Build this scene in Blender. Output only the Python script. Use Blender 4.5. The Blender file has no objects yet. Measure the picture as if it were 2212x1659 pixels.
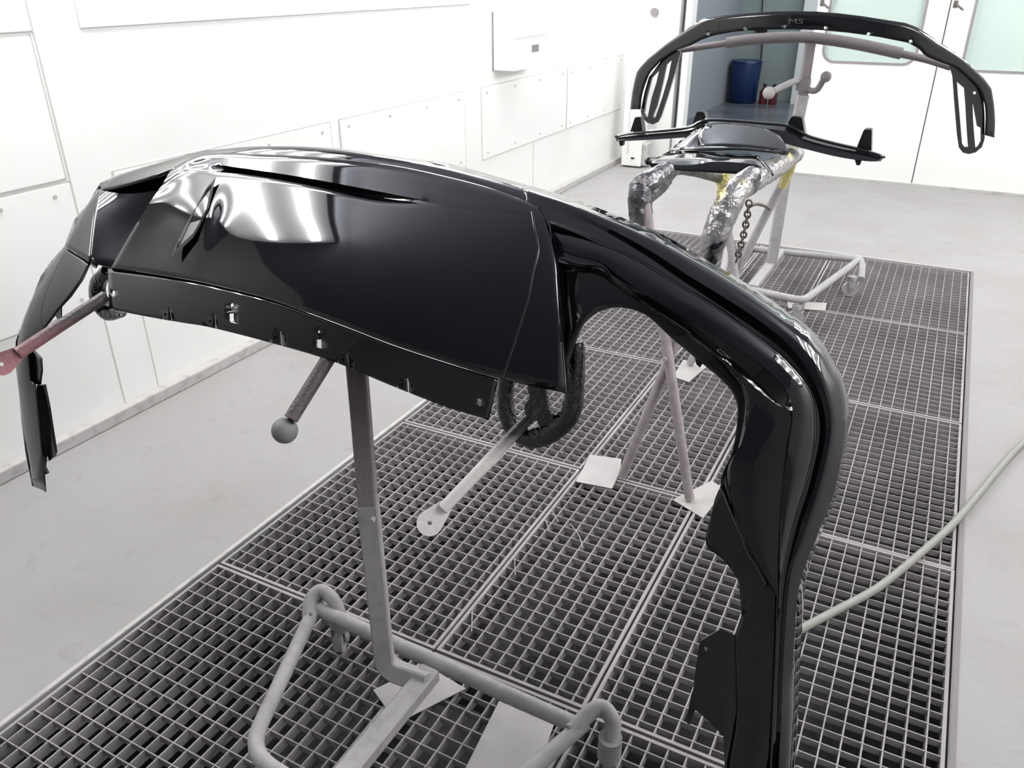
import bpy, bmesh, random
import numpy as np
from math import *
from mathutils import Vector, Matrix

random.seed(7)
S = bpy.context.scene
COL = S.collection

# ------------------------------------------------------------------ camera
H = 1.6
PW = [-0.481511021, 0.469081142, -0.00316807711, 1748.12631]
CX, CY = 1106.0, 829.5
_cy, _sy, _cp, _sp = cos(PW[0]), sin(PW[0]), cos(PW[1]), sin(PW[1])
FW = np.array([_sy * _cp, _cy * _cp, -_sp])
RT = np.array([_cy, -_sy, 0.0])
UP = np.cross(RT, FW)
RT, UP = cos(PW[2]) * RT + sin(PW[2]) * UP, -sin(PW[2]) * RT + cos(PW[2]) * UP
C0 = np.array([0, 0, H])
cam = bpy.data.cameras.new('camera')
cam.sensor_width = 36.0
cam.lens = 36.0 * PW[3] / 2212.0
cam.clip_start = 0.02
camo = bpy.data.objects.new('camera', cam)
COL.objects.link(camo)
M = Matrix(((RT[0], UP[0], -FW[0], 0), (RT[1], UP[1], -FW[1], 0), (RT[2], UP[2], -FW[2], H), (0, 0, 0, 1)))
camo.matrix_world = M
S.camera = camo

# ------------------------------------------------------------------ world, exposure
W = bpy.data.worlds.new('world')
S.world = W
W.use_nodes = True
W.node_tree.nodes['Background'].inputs[0].default_value = (0.75, 0.85, 0.9, 1)
W.node_tree.nodes['Background'].inputs[1].default_value = 0.5
S.view_settings.view_transform = 'Standard'
S.view_settings.look = 'None'
S.view_settings.exposure = -1.0
S.view_settings.gamma = 1.0
S.view_settings.use_curve_mapping = False
TUBE_STRENGTH = 125.0


def area_lamp(name, loc, rot, sx, sy, power, color=(1, 1, 1)):
    l = bpy.data.lights.new(name, 'AREA')
    l.shape = 'RECTANGLE'
    l.size, l.size_y = sx, sy
    l.energy = power
    l.color = color
    o = bpy.data.objects.new(name, l)
    o.location = loc
    o.rotation_euler = rot
    COL.objects.link(o)
    return o


# the booth is lit by its own slanted tube fixtures (built below); here an unseen area lamp that brightens the room behind the doorway
area_lamp('workshop_light', (-0.6, 10.0, 2.9), (0, 0, 0), 3.0, 3.5, 210.0, (0.92, 0.97, 1.0))


# ------------------------------------------------------------------ pixel -> world helpers
def ray(x, y):
    return FW + RT * (x - CX) / PW[3] - UP * (y - CY) / PW[3]


def uz(x, y, z=0.0):
    d = ray(x, y)
    return C0 + d * (z - H) / d[2]


def uy(x, y, Y):
    d = ray(x, y)
    return C0 + d * Y / d[1]


def ux(x, y, X):
    d = ray(x, y)
    return C0 + d * X / d[0]


# ------------------------------------------------------------------ materials
def mat(name, color, rough=0.5, metal=0.0, coat=0.0, noise=None, bump=None, emis=None, spec=0.5, trans=0.0, alpha=None):
    m = bpy.data.materials.new(name)
    m.use_nodes = True
    nt = m.node_tree
    b = nt.nodes['Principled BSDF']
    b.inputs['Base Color'].default_value = (*color, 1)
    b.inputs['Roughness'].default_value = rough
    b.inputs['Metallic'].default_value = metal
    b.inputs['Coat Weight'].default_value = coat
    b.inputs['Coat Roughness'].default_value = 0.02
    b.inputs['Specular IOR Level'].default_value = spec
    b.inputs['Transmission Weight'].default_value = trans
    tc = nt.nodes.new('ShaderNodeTexCoord')
    if noise:
        for (sc, c2, lo, hi, det) in noise:
            n = nt.nodes.new('ShaderNodeTexNoise')
            n.inputs['Scale'].default_value = sc
            n.inputs['Detail'].default_value = det
            nt.links.new(tc.outputs['Object'], n.inputs['Vector'])
            r = nt.nodes.new('ShaderNodeMapRange')
            r.inputs[1].default_value = lo
            r.inputs[2].default_value = hi
            nt.links.new(n.outputs['Fac'], r.inputs[0])
            mx = nt.nodes.new('ShaderNodeMix')
            mx.data_type = 'RGBA'
            nt.links.new(r.outputs[0], mx.inputs[0])
            lk = b.inputs['Base Color'].links
            if lk:
                nt.links.new(lk[0].from_socket, mx.inputs[6])
            else:
                mx.inputs[6].default_value = (*color, 1)
            mx.inputs[7].default_value = (*c2, 1)
            nt.links.new(mx.outputs[2], b.inputs['Base Color'])
    if bump:
        sc, st, det = bump
        n = nt.nodes.new('ShaderNodeTexNoise')
        n.inputs['Scale'].default_value = sc
        n.inputs['Detail'].default_value = det
        nt.links.new(tc.outputs['Object'], n.inputs['Vector'])
        bp = nt.nodes.new('ShaderNodeBump')
        bp.inputs['Strength'].default_value = st
        bp.inputs['Distance'].default_value = 0.01
        nt.links.new(n.outputs['Fac'], bp.inputs['Height'])
        nt.links.new(bp.outputs[0], b.inputs['Normal'])
        if coat:
            nt.links.new(bp.outputs[0], b.inputs['Coat Normal'])
    if emis:
        b.inputs['Emission Color'].default_value = (*emis[0], 1)
        b.inputs['Emission Strength'].default_value = emis[1]
    return m


def height_mix(m, z0, z1, clow, chigh, axis='Z', noise=0.25):
    """dust / overspray whose colour really changes along the object (world space height)"""
    nt = m.node_tree
    b = nt.nodes['Principled BSDF']
    g = nt.nodes.new('ShaderNodeNewGeometry')
    s = nt.nodes.new('ShaderNodeSeparateXYZ')
    nt.links.new(g.outputs['Position'], s.inputs[0])
    n = nt.nodes.new('ShaderNodeTexNoise')
    n.inputs['Scale'].default_value = 60
    a = nt.nodes.new('ShaderNodeMath')
    a.operation = 'MULTIPLY_ADD'
    a.inputs[1].default_value = noise * abs(z1 - z0)
    nt.links.new(n.outputs['Fac'], a.inputs[0])
    nt.links.new(s.outputs[axis], a.inputs[2])
    r = nt.nodes.new('ShaderNodeMapRange')
    r.inputs[1].default_value = z0
    r.inputs[2].default_value = z1
    nt.links.new(a.outputs[0], r.inputs[0])
    mx = nt.nodes.new('ShaderNodeMix')
    mx.data_type = 'RGBA'
    mx.inputs[6].default_value = (*clow, 1)
    mx.inputs[7].default_value = (*chigh, 1)
    nt.links.new(r.outputs[0], mx.inputs[0])
    nt.links.new(mx.outputs[2], b.inputs['Base Color'])


GLOSS = mat('gloss_black_paint', (0.0026, 0.0026, 0.0040), 0.03, coat=0.0, spec=0.62)
SATIN = mat('satin_black_plastic', (0.006, 0.006, 0.0075), 0.22)
DRIP = mat('paint_soaked_foam', (0.004, 0.004, 0.005), 0.10, bump=(95, 0.45, 3), spec=0.7)
STEEL = mat('galvanised_dusty', (0.30, 0.285, 0.29), 0.62, noise=[(3.0, (0.22, 0.208, 0.214), 0.4, 0.65, 4)])
STEELD = mat('support_steel', (0.16, 0.15, 0.155), 0.7)
CONC = mat('dusty_concrete', (0.305, 0.299, 0.296), 0.8, noise=[(2.2, (0.275, 0.267, 0.262), 0.42, 0.7, 6), (11, (0.24, 0.232, 0.228), 0.60, 0.80, 8)], bump=(9, 0.6, 9))
WHITE = mat('white_wall_paint', (0.86, 0.86, 0.85), 0.45, noise=[(1.4, (0.80, 0.805, 0.79), 0.5, 0.75, 4)])
WHITE2 = mat('white_panel_paint', (0.88, 0.88, 0.87), 0.25)
DOORW = mat('white_door_enamel', (0.86, 0.87, 0.86), 0.3)
CURB = mat('wall_foot_curb', (0.47, 0.46, 0.455), 0.75, noise=[(20, (0.36, 0.35, 0.345), 0.5, 0.7, 5)])
SEAM = mat('panel_gap', (0.55, 0.54, 0.53), 0.8)
DUSTY = mat('primer_dusted_tube', (0.35, 0.338, 0.342), 0.6, noise=[(30, (0.29, 0.278, 0.282), 0.45, 0.7, 4)], bump=(220, 0.12, 2))
DUSTL = mat('pale_dusted_tube', (0.36, 0.35, 0.36), 0.6, noise=[(25, (0.30, 0.29, 0.30), 0.45, 0.7, 4)], bump=(200, 0.1, 2))
PINKT = mat('trestle_tube', (0.34, 0.30, 0.308), 0.6, noise=[(25, (0.26, 0.225, 0.232), 0.45, 0.7, 4)])
PLATE = mat('pale_sheet_metal', (0.40, 0.385, 0.382), 0.6, noise=[(9, (0.36, 0.345, 0.34), 0.4, 0.7, 5)])
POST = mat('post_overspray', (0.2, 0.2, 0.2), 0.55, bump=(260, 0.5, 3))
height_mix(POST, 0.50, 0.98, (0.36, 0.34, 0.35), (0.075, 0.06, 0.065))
FARPOST = mat('far_post_overspray', (0.2, 0.2, 0.2), 0.6)
height_mix(FARPOST, 0.75, 1.15, (0.34, 0.33, 0.34), (0.17, 0.15, 0.16))
RODB = mat('ball_rod_overspray', (0.1, 0.1, 0.1), 0.5, bump=(200, 0.3, 3))
height_mix(RODB, 0.86, 0.99, (0.10, 0.085, 0.09), (0.05, 0.035, 0.04))
BALL = mat('dull_grey_ball', (0.17, 0.17, 0.175), 0.6)
RODR = mat('rod_black_to_white', (0.3, 0.3, 0.3), 0.4, bump=(120, 0.15, 3))
height_mix(RODR, 0.862, 0.905, (0.74, 0.69, 0.69), (0.012, 0.012, 0.014))
RODL = mat('rod_black_to_red', (0.3, 0.1, 0.1), 0.45, bump=(180, 0.3, 3))
height_mix(RODL, 0.90, 0.985, (0.50, 0.21, 0.23), (0.03, 0.022, 0.026))
FOIL = mat('crumpled_foil_tape', (0.33, 0.32, 0.33), 0.34, metal=0.85, noise=[(9, (0.015, 0.015, 0.02), 0.53, 0.63, 3), (5.5, (0.62, 0.55, 0.20), 0.60, 0.68, 2)], bump=(40, 1.0, 4))
FOILD = mat('blackened_foil', (0.16, 0.16, 0.17), 0.3, metal=0.8, noise=[(8, (0.02, 0.02, 0.025), 0.42, 0.58, 3)], bump=(40, 1.0, 4))
YTAPE = mat('yellow_masking_tape', (0.62, 0.55, 0.24), 0.6, bump=(60, 0.8, 3))
CHAIN = mat('old_chain_steel', (0.13, 0.115, 0.11), 0.5, metal=0.5)
HOSE = mat('pale_rubber_hose', (0.245, 0.243, 0.225), 0.5)
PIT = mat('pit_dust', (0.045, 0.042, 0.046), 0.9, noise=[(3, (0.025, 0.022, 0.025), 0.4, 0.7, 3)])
FILTER = mat('ceiling_filter_cloth', (0.42, 0.44, 0.50), 0.9)
TUBE = mat('fluorescent_tube', (1, 1, 1), 0.5, emis=((1.0, 0.982, 0.955), TUBE_STRENGTH))
FIXM = mat('fixture_white', (0.42, 0.43, 0.45), 0.5)
FROST = mat('frosted_green_glass', (0.50, 0.60, 0.56), 0.12)
GREYF = mat('grey_rubber_seal', (0.22, 0.20, 0.215), 0.5)
BLACKP = mat('black_plastic', (0.012, 0.012, 0.013), 0.4)
OUTW = mat('workshop_wall', (0.34, 0.365, 0.39), 0.7)
OUTW2 = mat('workshop_back_wall', (0.34, 0.39, 0.385), 0.7)
OUTF = mat('workshop_floor', (0.10, 0.11, 0.125), 0.25, noise=[(2, (0.16, 0.17, 0.19), 0.4, 0.7, 3)])
BLUE = mat('blue_plastic', (0.006, 0.022, 0.095), 0.35)
REDB = mat('dark_red_plastic', (0.10, 0.012, 0.012), 0.35)
LIME = mat('lime_poster', (0.50, 0.62, 0.26), 0.6)
BOXG = mat('box_lid_grey', (0.70, 0.68, 0.68), 0.5)


# ------------------------------------------------------------------ object helpers
def obj(name, me, m=None, parent=None, label=None, cat=None, group=None, kind=None, smooth=None):
    if isinstance(me, bmesh.types.BMesh):
        bm = me
        me = bpy.data.meshes.new(name)
        bm.normal_update()
        bm.to_mesh(me)
        bm.free()
    if m:
        me.materials.append(m)
    if smooth is not None:
        me.polygons.foreach_set('use_smooth', [True] * len(me.polygons))
        me.set_sharp_from_angle(angle=radians(smooth))
    o = bpy.data.objects.new(name, me)
    COL.objects.link(o)
    if parent:
        o.parent = parent
        o.matrix_parent_inverse = parent_inv(parent)
    tag(o, label, cat, group, kind)
    return o


def parent_inv(p):
    mw = Matrix.Translation(p.location)
    q = p.parent
    if q:
        return (Matrix.Translation(wloc(p))).inverted()
    return mw.inverted()


def wloc(o):
    # all our parents are unrotated empties or meshes whose matrices cancel
    return o.location if o.parent is None else Vector((0, 0, 0))


def tag(o, label=None, cat=None, group=None, kind=None):
    if label: o['label'] = label
    if cat: o['category'] = cat
    if group: o['group'] = group
    if kind: o['kind'] = kind
    return o


def thing(name, label, cat, loc=(0, 0, 0), group=None):
    o = bpy.data.objects.new(name, None)
    o.empty_display_size = 0.05
    COL.objects.link(o)
    o.location = loc
    return tag(o, label, cat, group)


def box(bm, c, s, rz=0.0):
    r = bmesh.ops.create_cube(bm, size=1.0)
    bmesh.ops.transform(bm, matrix=Matrix.Translation(c) @ Matrix.Rotation(rz, 4, 'Z') @ Matrix.Diagonal((*s, 1)), verts=r['verts'])
    return r['verts']


def boxm(x0, x1, y0, y1, z0, z1, bev=0.0):
    bm = bmesh.new()
    box(bm, ((x0 + x1) / 2, (y0 + y1) / 2, (z0 + z1) / 2), (x1 - x0, y1 - y0, z1 - z0))
    if bev:
        bmesh.ops.bevel(bm, geom=bm.edges[:], offset=bev, segments=2, affect='EDGES', profile=0.5)
    return bm


def smooth_path(P, n=6):
    P = [np.array(p, float) for p in P]
    out = []
    for i in range(len(P) - 1):
        p0 = P[max(i - 1, 0)]; p1 = P[i]; p2 = P[i + 1]; p3 = P[min(i + 2, len(P) - 1)]
        for k in range(n):
            t = k / n
            out.append(0.5 * ((2 * p1) + (-p0 + p2) * t + (2 * p0 - 5 * p1 + 4 * p2 - p3) * t * t + (-p0 + 3 * p1 - 3 * p2 + p3) * t ** 3))
    out.append(P[-1])
    return out


def fillet(P, r=0.04, n=5):
    """polyline with rounded corners"""
    P = [np.array(p, float) for p in P]
    out = [P[0]]
    for i in range(1, len(P) - 1):
        a, b, c = P[i - 1], P[i], P[i + 1]
        u = (a - b); v = (c - b)
        lu, lv = np.linalg.norm(u), np.linalg.norm(v)
        d = min(r, lu * 0.45, lv * 0.45)
        s, e = b + u / lu * d, b + v / lv * d
        for k in range(n + 1):
            t = k / n
            out.append((1 - t) ** 2 * s + 2 * t * (1 - t) * b + t * t * e)
    out.append(P[-1])
    return out


def tube(bm, P, r, seg=14, square=False, caps=True, jitter=0.0, flat=1.0, twist=0.0):
    """sweep a round or square section along points; r is a number or a list"""
    P = [Vector(p) for p in P]
    n = len(P)
    R = r if hasattr(r, '__len__') else [r] * n
    if len(R) != n:
        R = list(np.interp(np.linspace(0, 1, n), np.linspace(0, 1, len(R)), R))
    T = []
    for i in range(n):
        d = (P[min(i + 1, n - 1)] - P[max(i - 1, 0)])
        T.append(d.normalized() if d.length > 1e-9 else Vector((0, 0, 1)))
    ref = Vector((0, 0, 1)) if abs(T[0].z) < 0.9 else Vector((0, 1, 0))
    N = (ref - T[0] * ref.dot(T[0])).normalized()
    rings = []
    if square:
        c = 0.82
        prof = []
        for sx, sy in ((1, 1), (-1, 1), (-1, -1), (1, -1)):
            a, b = (sx, sy * c), (sx * c, sy)
            prof += [a, b] if sx * sy > 0 else [b, a]
    else:
        prof = [(cos(2 * pi * k / seg), sin(2 * pi * k / seg)) for k in range(seg)]
    for i in range(n):
        N = (N - T[i] * N.dot(T[i])).normalized()
        B = T[i].cross(N)
        a = twist
        N2 = N * cos(a) + B * sin(a)
        B2 = -N * sin(a) + B * cos(a)
        ring = []
        for (u, v) in prof:
            q = 1 + (random.uniform(-jitter, jitter) if jitter else 0)
            ring.append(bm.verts.new(P[i] + (N2 * u * flat + B2 * v) * R[i] * q))
        rings.append(ring)
    m = len(prof)
    for i in range(n - 1):
        for k in range(m):
            bm.faces.new((rings[i][k], rings[i][(k + 1) % m], rings[i + 1][(k + 1) % m], rings[i + 1][k]))
    if caps:
        bm.faces.new(rings[0][::-1])
        bm.faces.new(rings[-1])
    return bm


def tubem(P, r, **k):
    return tube(bmesh.new(), P, r, **k)


def ballm(c, r, seg=24):
    bm = bmesh.new()
    bmesh.ops.create_uvsphere(bm, u_segments=seg, v_segments=seg // 2, radius=r, matrix=Matrix.Translation(c))
    return bm


def cyl(bm, a, b, r, seg=16):
    return tube(bm, [a, b], r, seg=seg)


def poly_prism(pts, vec):
    """closed 3D polygon extruded along vec"""
    bm = bmesh.new()
    vs = [bm.verts.new(p) for p in pts]
    f = bm.faces.new(vs)
    r = bmesh.ops.extrude_face_region(bm, geom=[f])
    bmesh.ops.translate(bm, vec=vec, verts=[v for v in r['geom'] if isinstance(v, bmesh.types.BMVert)])
    bmesh.ops.recalc_face_normals(bm, faces=bm.faces)
    return bm


def holed_prism(outer, holes, vec):
    bm = bmesh.new()
    edges = []
    for loop in [outer] + holes:
        vs = [bm.verts.new(p) for p in loop]
        for i in range(len(vs)):
            edges.append(bm.edges.new((vs[i], vs[(i + 1) % len(vs)])))
    bmesh.ops.triangle_fill(bm, use_beauty=True, use_dissolve=False, edges=edges)
    r = bmesh.ops.extrude_face_region(bm, geom=bm.faces[:])
    bmesh.ops.translate(bm, vec=vec, verts=[v for v in r['geom'] if isinstance(v, bmesh.types.BMVert)])
    bmesh.ops.recalc_face_normals(bm, faces=bm.faces)
    return bm


def solid(o, t, off=-1):
    md = o.modifiers.new('thickness', 'SOLIDIFY')
    md.thickness = t
    md.offset = off
    return o


# ================================================================== SETTING
XL, XR, YB, YF, ZC = -2.74, 1.45, 7.6, -3.6, 2.75
PX0, PX1, PY0, PY1 = -1.707, 0.296, 0.02, 5.37     # pit opening
COLX = [-1.704, -0.925, -0.493, 0.294]
ROWY = [0.32, 1.32, 2.31, 3.31, 4.32, 5.365]
PY0 = ROWY[0] - 0.003

bm = bmesh.new()
for (x0, x1, y0, y1) in ((XL - .1, PX0, YF, YB + .15), (PX1, XR + .1, YF, YB + .15), (PX0, PX1, YF, PY0), (PX0, PX1, PY1, YB + .15)):
    box(bm, ((x0 + x1) / 2, (y0 + y1) / 2, -0.06), (x1 - x0, y1 - y0, 0.12))
obj('floor', bm, CONC, kind='structure')
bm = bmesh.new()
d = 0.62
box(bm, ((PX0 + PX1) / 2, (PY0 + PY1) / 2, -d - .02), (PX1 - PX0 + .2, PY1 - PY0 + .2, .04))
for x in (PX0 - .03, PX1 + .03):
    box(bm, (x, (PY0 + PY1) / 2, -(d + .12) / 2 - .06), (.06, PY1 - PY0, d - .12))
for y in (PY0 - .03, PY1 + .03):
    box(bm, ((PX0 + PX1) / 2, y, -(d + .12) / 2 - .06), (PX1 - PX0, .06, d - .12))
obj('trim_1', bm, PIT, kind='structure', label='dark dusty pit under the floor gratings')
# angle rim round the pit
bm = bmesh.new()
box(bm, (PX0 - .008, (PY0 + PY1) / 2, -.001), (.014, PY1 - PY0 + .03, .012))
for y in (PY0 - .008, PY1 + .008):
    box(bm, ((PX0 + PX1) / 2, y, -.001), (PX1 - PX0, .014, .012))
obj('trim_2', bm, CURB, kind='structure')
obj('trim_14', boxm(PX1 + .002, PX1 + .016, PY0 - .01, PY1 + .01, -.02, .002), STEELD, kind='structure')
# steel beams under the gratings
for i, x in enumerate((COLX[1], COLX[2])):
    obj('trim_%d' % (3 + i), boxm(x - .02, x + .02, PY0, PY1, -.14, -.04), STEELD, kind='structure')
for i, y in enumerate(ROWY[1:-1]):
    obj('trim_%d' % (5 + i), boxm(PX0, PX1, y - .02, y + .02, -.14, -.0405), STEELD, kind='structure')

# left wall with its panels
wl = obj('wall_left', boxm(XL - .1, XL, YF, YB + .1, 0, ZC), WHITE, kind='structure')


def wall_panel(y0, y1, z0, z1, screws=(), m=WHITE2, fr=0.0035):
    bm = bmesh.new()
    for (a, b, c, d_) in ((y0, y1, z0 - fr, z0 + fr), (y0, y1, z1 - fr, z1 + fr), (y0 - fr, y0 + fr, z0, z1), (y1 - fr, y1 + fr, z0, z1)):
        box(bm, (XL + .001, (a + b) / 2, (c + d_) / 2), (.004, b - a, d_ - c))
    g = obj('panel_joint', bm, SEAM, parent=wl)
    p = obj('panel', boxm(XL, XL + .006, y0 + fr, y1 - fr, z0 + fr, z1 - fr, .0015), m, parent=wl)
    for (sy, sz) in screws:
        bm = bmesh.new()
        cyl(bm, (XL + .005, sy, sz), (XL + .009, sy, sz), .008, 12)
        obj('screw', bm, CURB, parent=p)


def scr(y0, y1, z0, z1, n=4):
    out = []
    for k in range(n):
        y = y0 + .07 + (y1 - y0 - .14) * k / (n - 1)
        out += [(y, z1 - .04), (y, z0 + .04)]
    return out


for y0 in (-1.18, -0.42, 0.34, 1.10):
    wall_panel(y0, y0 + .74, .48, .945, scr(y0, y0 + .74, .48, .945))
for y0, y1 in ((2.02, 3.29), (3.36, 4.60), (4.82, 6.17), (6.20, 7.45)):
    wall_panel(y0, y1, .48, .945, scr(y0, y1, .48, .945))
for y0, y1 in ((-1.5, 1.84), (2.02, 4.7)):
    wall_panel(y0, y1, 1.435, 2.15, (), WHITE, .002)
bm = bmesh.new()
for y in (1.845, 3.0, 5.6):
    box(bm, (XL + .0005, y, 1.1 if y < 2 else .26), (.002, .006, 2.2 if y < 2 else .44))
box(bm, (XL + .0005, 2.013, .24), (.002, .005, .46))
obj('panel_joint', bm, SEAM, parent=wl)
# glossy white panel low on the left wall
wall_panel(1.0, 1.83, 0.955, 1.425, ())
obj('baseboard_left', boxm(XL, XL + .045, YF, YB, 0, .05, .006), CURB, kind='structure')
obj('wall_right', boxm(XR, XR + .1, YF, YB + .1, 0, ZC), WHITE, kind='structure')
obj('wall_front', boxm(XL - .1, XR + .1, YF - .1, YF, 0, ZC), mat('filter_wall_grey', (.42, .43, .46), .8), kind='structure')
obj('ceiling', boxm(XL - .1, XR + .1, YF - .1, YB + .1, ZC, ZC + .1), FILTER, kind='structure')

# back wall with the doorway (X -2.27 .. -1.15)
DX0, DX1, DT = -2.235, -1.15, 2.25
bm = bmesh.new()
box(bm, ((XL + DX0) / 2 - .05, YB + .05, ZC / 2), (DX0 - XL + .1, .1, ZC))
box(bm, ((XR + .9) / 2 + .05, YB + .05, ZC / 2), (XR - .9 + .1, .1, ZC))
box(bm, ((DX0 + .9) / 2, YB + .05, (DT + ZC) / 2), (.9 - DX0, .1, ZC - DT))
obj('wall_back', bm, WHITE, kind='structure')
dr = obj('door_1', boxm(DX0, DX0 + .055, YB - .02, YB + .12, 0, DT, .004), DOORW, kind='structure', label='white frame of the open doorway to the workshop')
obj('door_seal', boxm(DX0 - .03, DX0 - .012, YB - .015, YB + .001, .3, DT), BLACKP, parent=dr)
obj('door_edge_strip', boxm(DX0 - .055, DX0 - .038, YB - .008, YB + .001, 0, DT), GREYF, parent=dr)


def rrect(x0, x1, z0, z1, r, y, n=8):
    pts = []
    for (cx_, cz_, a0) in ((x1 - r, z1 - r, 0), (x0 + r, z1 - r, pi / 2), (x0 + r, z0 + r, pi), (x1 - r, z0 + r, 1.5 * pi)):
        for k in range(n + 1):
            a = a0 + (pi / 2) * k / n
            pts.append((cx_ + r * cos(a), y, cz_ + r * sin(a)))
    return pts


def door_leaf(name, x0, x1, wx0, wx1, wz0, wz1, label, rad=.09):
    o = obj(name, holed_prism([(x0, YB - .0, .02), (x1, YB - .0, .02), (x1, YB, DT), (x0, YB, DT)], [rrect(wx0, wx1, wz0, wz1, rad, YB)], (0, .05, 0)), DOORW, kind='structure', label=label)
    obj('seal', holed_prism(rrect(wx0 - .016, wx1 + .016, wz0 - .016, wz1 + .016, rad + .01, YB - .006), [rrect(wx0 + .002, wx1 - .002, wz0 + .002, wz1 - .002, rad - .002, YB - .006)], (0, .012, 0)), GREYF, parent=o)
    obj('pane', poly_prism(rrect(wx0, wx1, wz0, wz1, rad, YB + .02), (0, .008, 0)), FROST, parent=o)
    bm = bmesh.new()
    tube(bm, [(x0 + .03, YB - .002, 1.385), (x0 + .035, YB - .03, 1.385), (x0 + .09, YB - .035, 1.345)], .008)
    box(bm, (x0 + .03, YB - .003, 1.385), (.03, .006, .05))
    obj('latch_handle', bm, CHAIN, parent=o)
    return o


door_leaf('door_2', DX1, -.186, -1.045, -.352, .95, 1.95, 'white door leaf with a rounded window beside the doorway')
door_leaf('door_3', -.176, .9, .0, .74, .925, 1.95, 'white door leaf at the right edge with a window')
obj('trim_12', boxm(DX1 - .0, .9, YB - .02, YB + .1, 0.0, .022), CURB, kind='structure')
obj('trim_13', boxm(-.186, -.176, YB + .012, YB + .04, .02, DT), GREYF, kind='structure')
obj('baseboard_back', boxm(XL, DX0 - .06, YB - .02, YB, 0, .04), CURB, kind='structure')
# round knob on the wall
bm = bmesh.new()
k = uy(1415, 26, YB)
cyl(bm, (k[0], YB - .03, k[2]), (k[0], YB, k[2]), .035, 20)
obj('round_knob', bm, GREYF, label='round dark grey knob on the white back wall left of the doorway', cat='knob', smooth=30)

# workshop behind the doorway
obj('floor_workshop', boxm(-3.4, 1.6, YB + .15, 12.9, -.1, 0), OUTF, kind='structure')
obj('wall_workshop_left', boxm(-2.95, -2.85, YB + .1, 12.3, 0, 3.0), OUTW, kind='structure')
obj('wall_workshop_back', boxm(-2.95, -1.98, 12.3, 12.4, 0, 3.0), OUTW2, kind='structure')
obj('wall_workshop_pillar', boxm(-2.0, -1.80, 12.1, 12.4, 0, 3.0), WHITE, kind='structure')
obj('wall_workshop_far', boxm(-1.8, 1.6, 12.6, 12.7, 0, 3.0), WHITE, kind='structure')
obj('wall_workshop_right', boxm(1.5, 1.6, YB + .1, 12.7, 0, 3.0), OUTW2, kind='structure')
obj('ceiling_workshop', boxm(-3.4, 1.6, YB + .1, 12.9, 3.0, 3.1), OUTW2, kind='structure')
b0 = uz(1608, 213)
t = thing('blue_drum', 'blue plastic drum standing in the corner of the workshop behind the doorway', 'drum', (-2.62, 11.95, 0))
bm = bmesh.new()
tube(bm, [(-2.62, 11.95, 0.001), (-2.62, 11.95, .02), (-2.62, 11.95, .25), (-2.62, 11.95, .50), (-2.62, 11.95, .52)], [.17, .185, .19, .205, .195], seg=28)
obj('drum_body', bm, BLUE, t, smooth=40)
bm = bmesh.new()
tube(bm, [(-2.62, 11.95, .52), (-2.62, 11.95, .545)], [.212, .20], seg=28)
obj('drum_lid', bm, BLUE, t, smooth=40)
for i, dx in enumerate((0, .13)):
    x = -2.33 + dx
    t = thing('bottle', ('dark red bottle on the workshop floor beside the blue drum', 'dark red bottle on the workshop floor, farther from the blue drum')[i], 'bottle', (x, 11.9, 0), 'red bottles in the workshop')
    bm = bmesh.new()
    tube(bm, [(x, 11.9, .001), (x, 11.9, .16), (x, 11.9, .20), (x, 11.9, .235)], [.055, .055, .022, .018], seg=16)
    obj('bottle_body', bm, REDB, t, smooth=40)
    bm = bmesh.new()
    tube(bm, [(x, 11.9, .235), (x, 11.9, .26)], .022, seg=12)
    obj('cap', bm, BLACKP, t)
t = thing('wall_socket', 'black socket box hanging on the workshop wall above the blue drum', 'socket', (-2.5, 12.28, .95))
obj('housing', boxm(-2.62, -2.47, 12.24, 12.3, .88, 1.02, .008), BLACKP, t)
obj('cable', tubem(smooth_path([(-2.57, 12.26, 2.4), (-2.58, 12.25, 1.5), (-2.56, 12.26, 1.02)]), .008), BLACKP, t)
obj('cable', tubem(smooth_path([(-2.53, 12.26, .88), (-2.50, 12.22, .7), (-2.48, 12.15, .55)]), .014), BLACKP, t)
p = uy(1720, 8, 12.58)
obj('poster', boxm(p[0] - .25, p[0] + .12, 12.585, 12.6, 1.42, 2.3), LIME, label='lime green poster on the workshop wall seen at the top of the doorway', cat='poster')

# tall slim white heater in the corner
t = thing('air_heater', 'tall slim white metal unit standing in the far left corner', 'heater', (-2.55, 7.35, 0))
obj('cabinet', boxm(-2.625, -2.44, 7.22, 7.36, .015, 1.0, .006), WHITE2, t)
obj('slot', boxm(-2.575, -2.555, 7.216, 7.222, .12, .92), BOXG, t)
obj('badge', boxm(-2.53, -2.50, 7.215, 7.221, .08, .095), BLACKP, t)
obj('side_grille', boxm(-2.44, -2.39, 7.25, 7.37, .02, .22, .012), CURB, t)
for x in (-2.61, -2.455):
    bm = bmesh.new()
    cyl(bm, (x, 7.29, 0), (x, 7.29, .016), .01, 8)
    obj('foot', bm, BLACKP, t)
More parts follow.
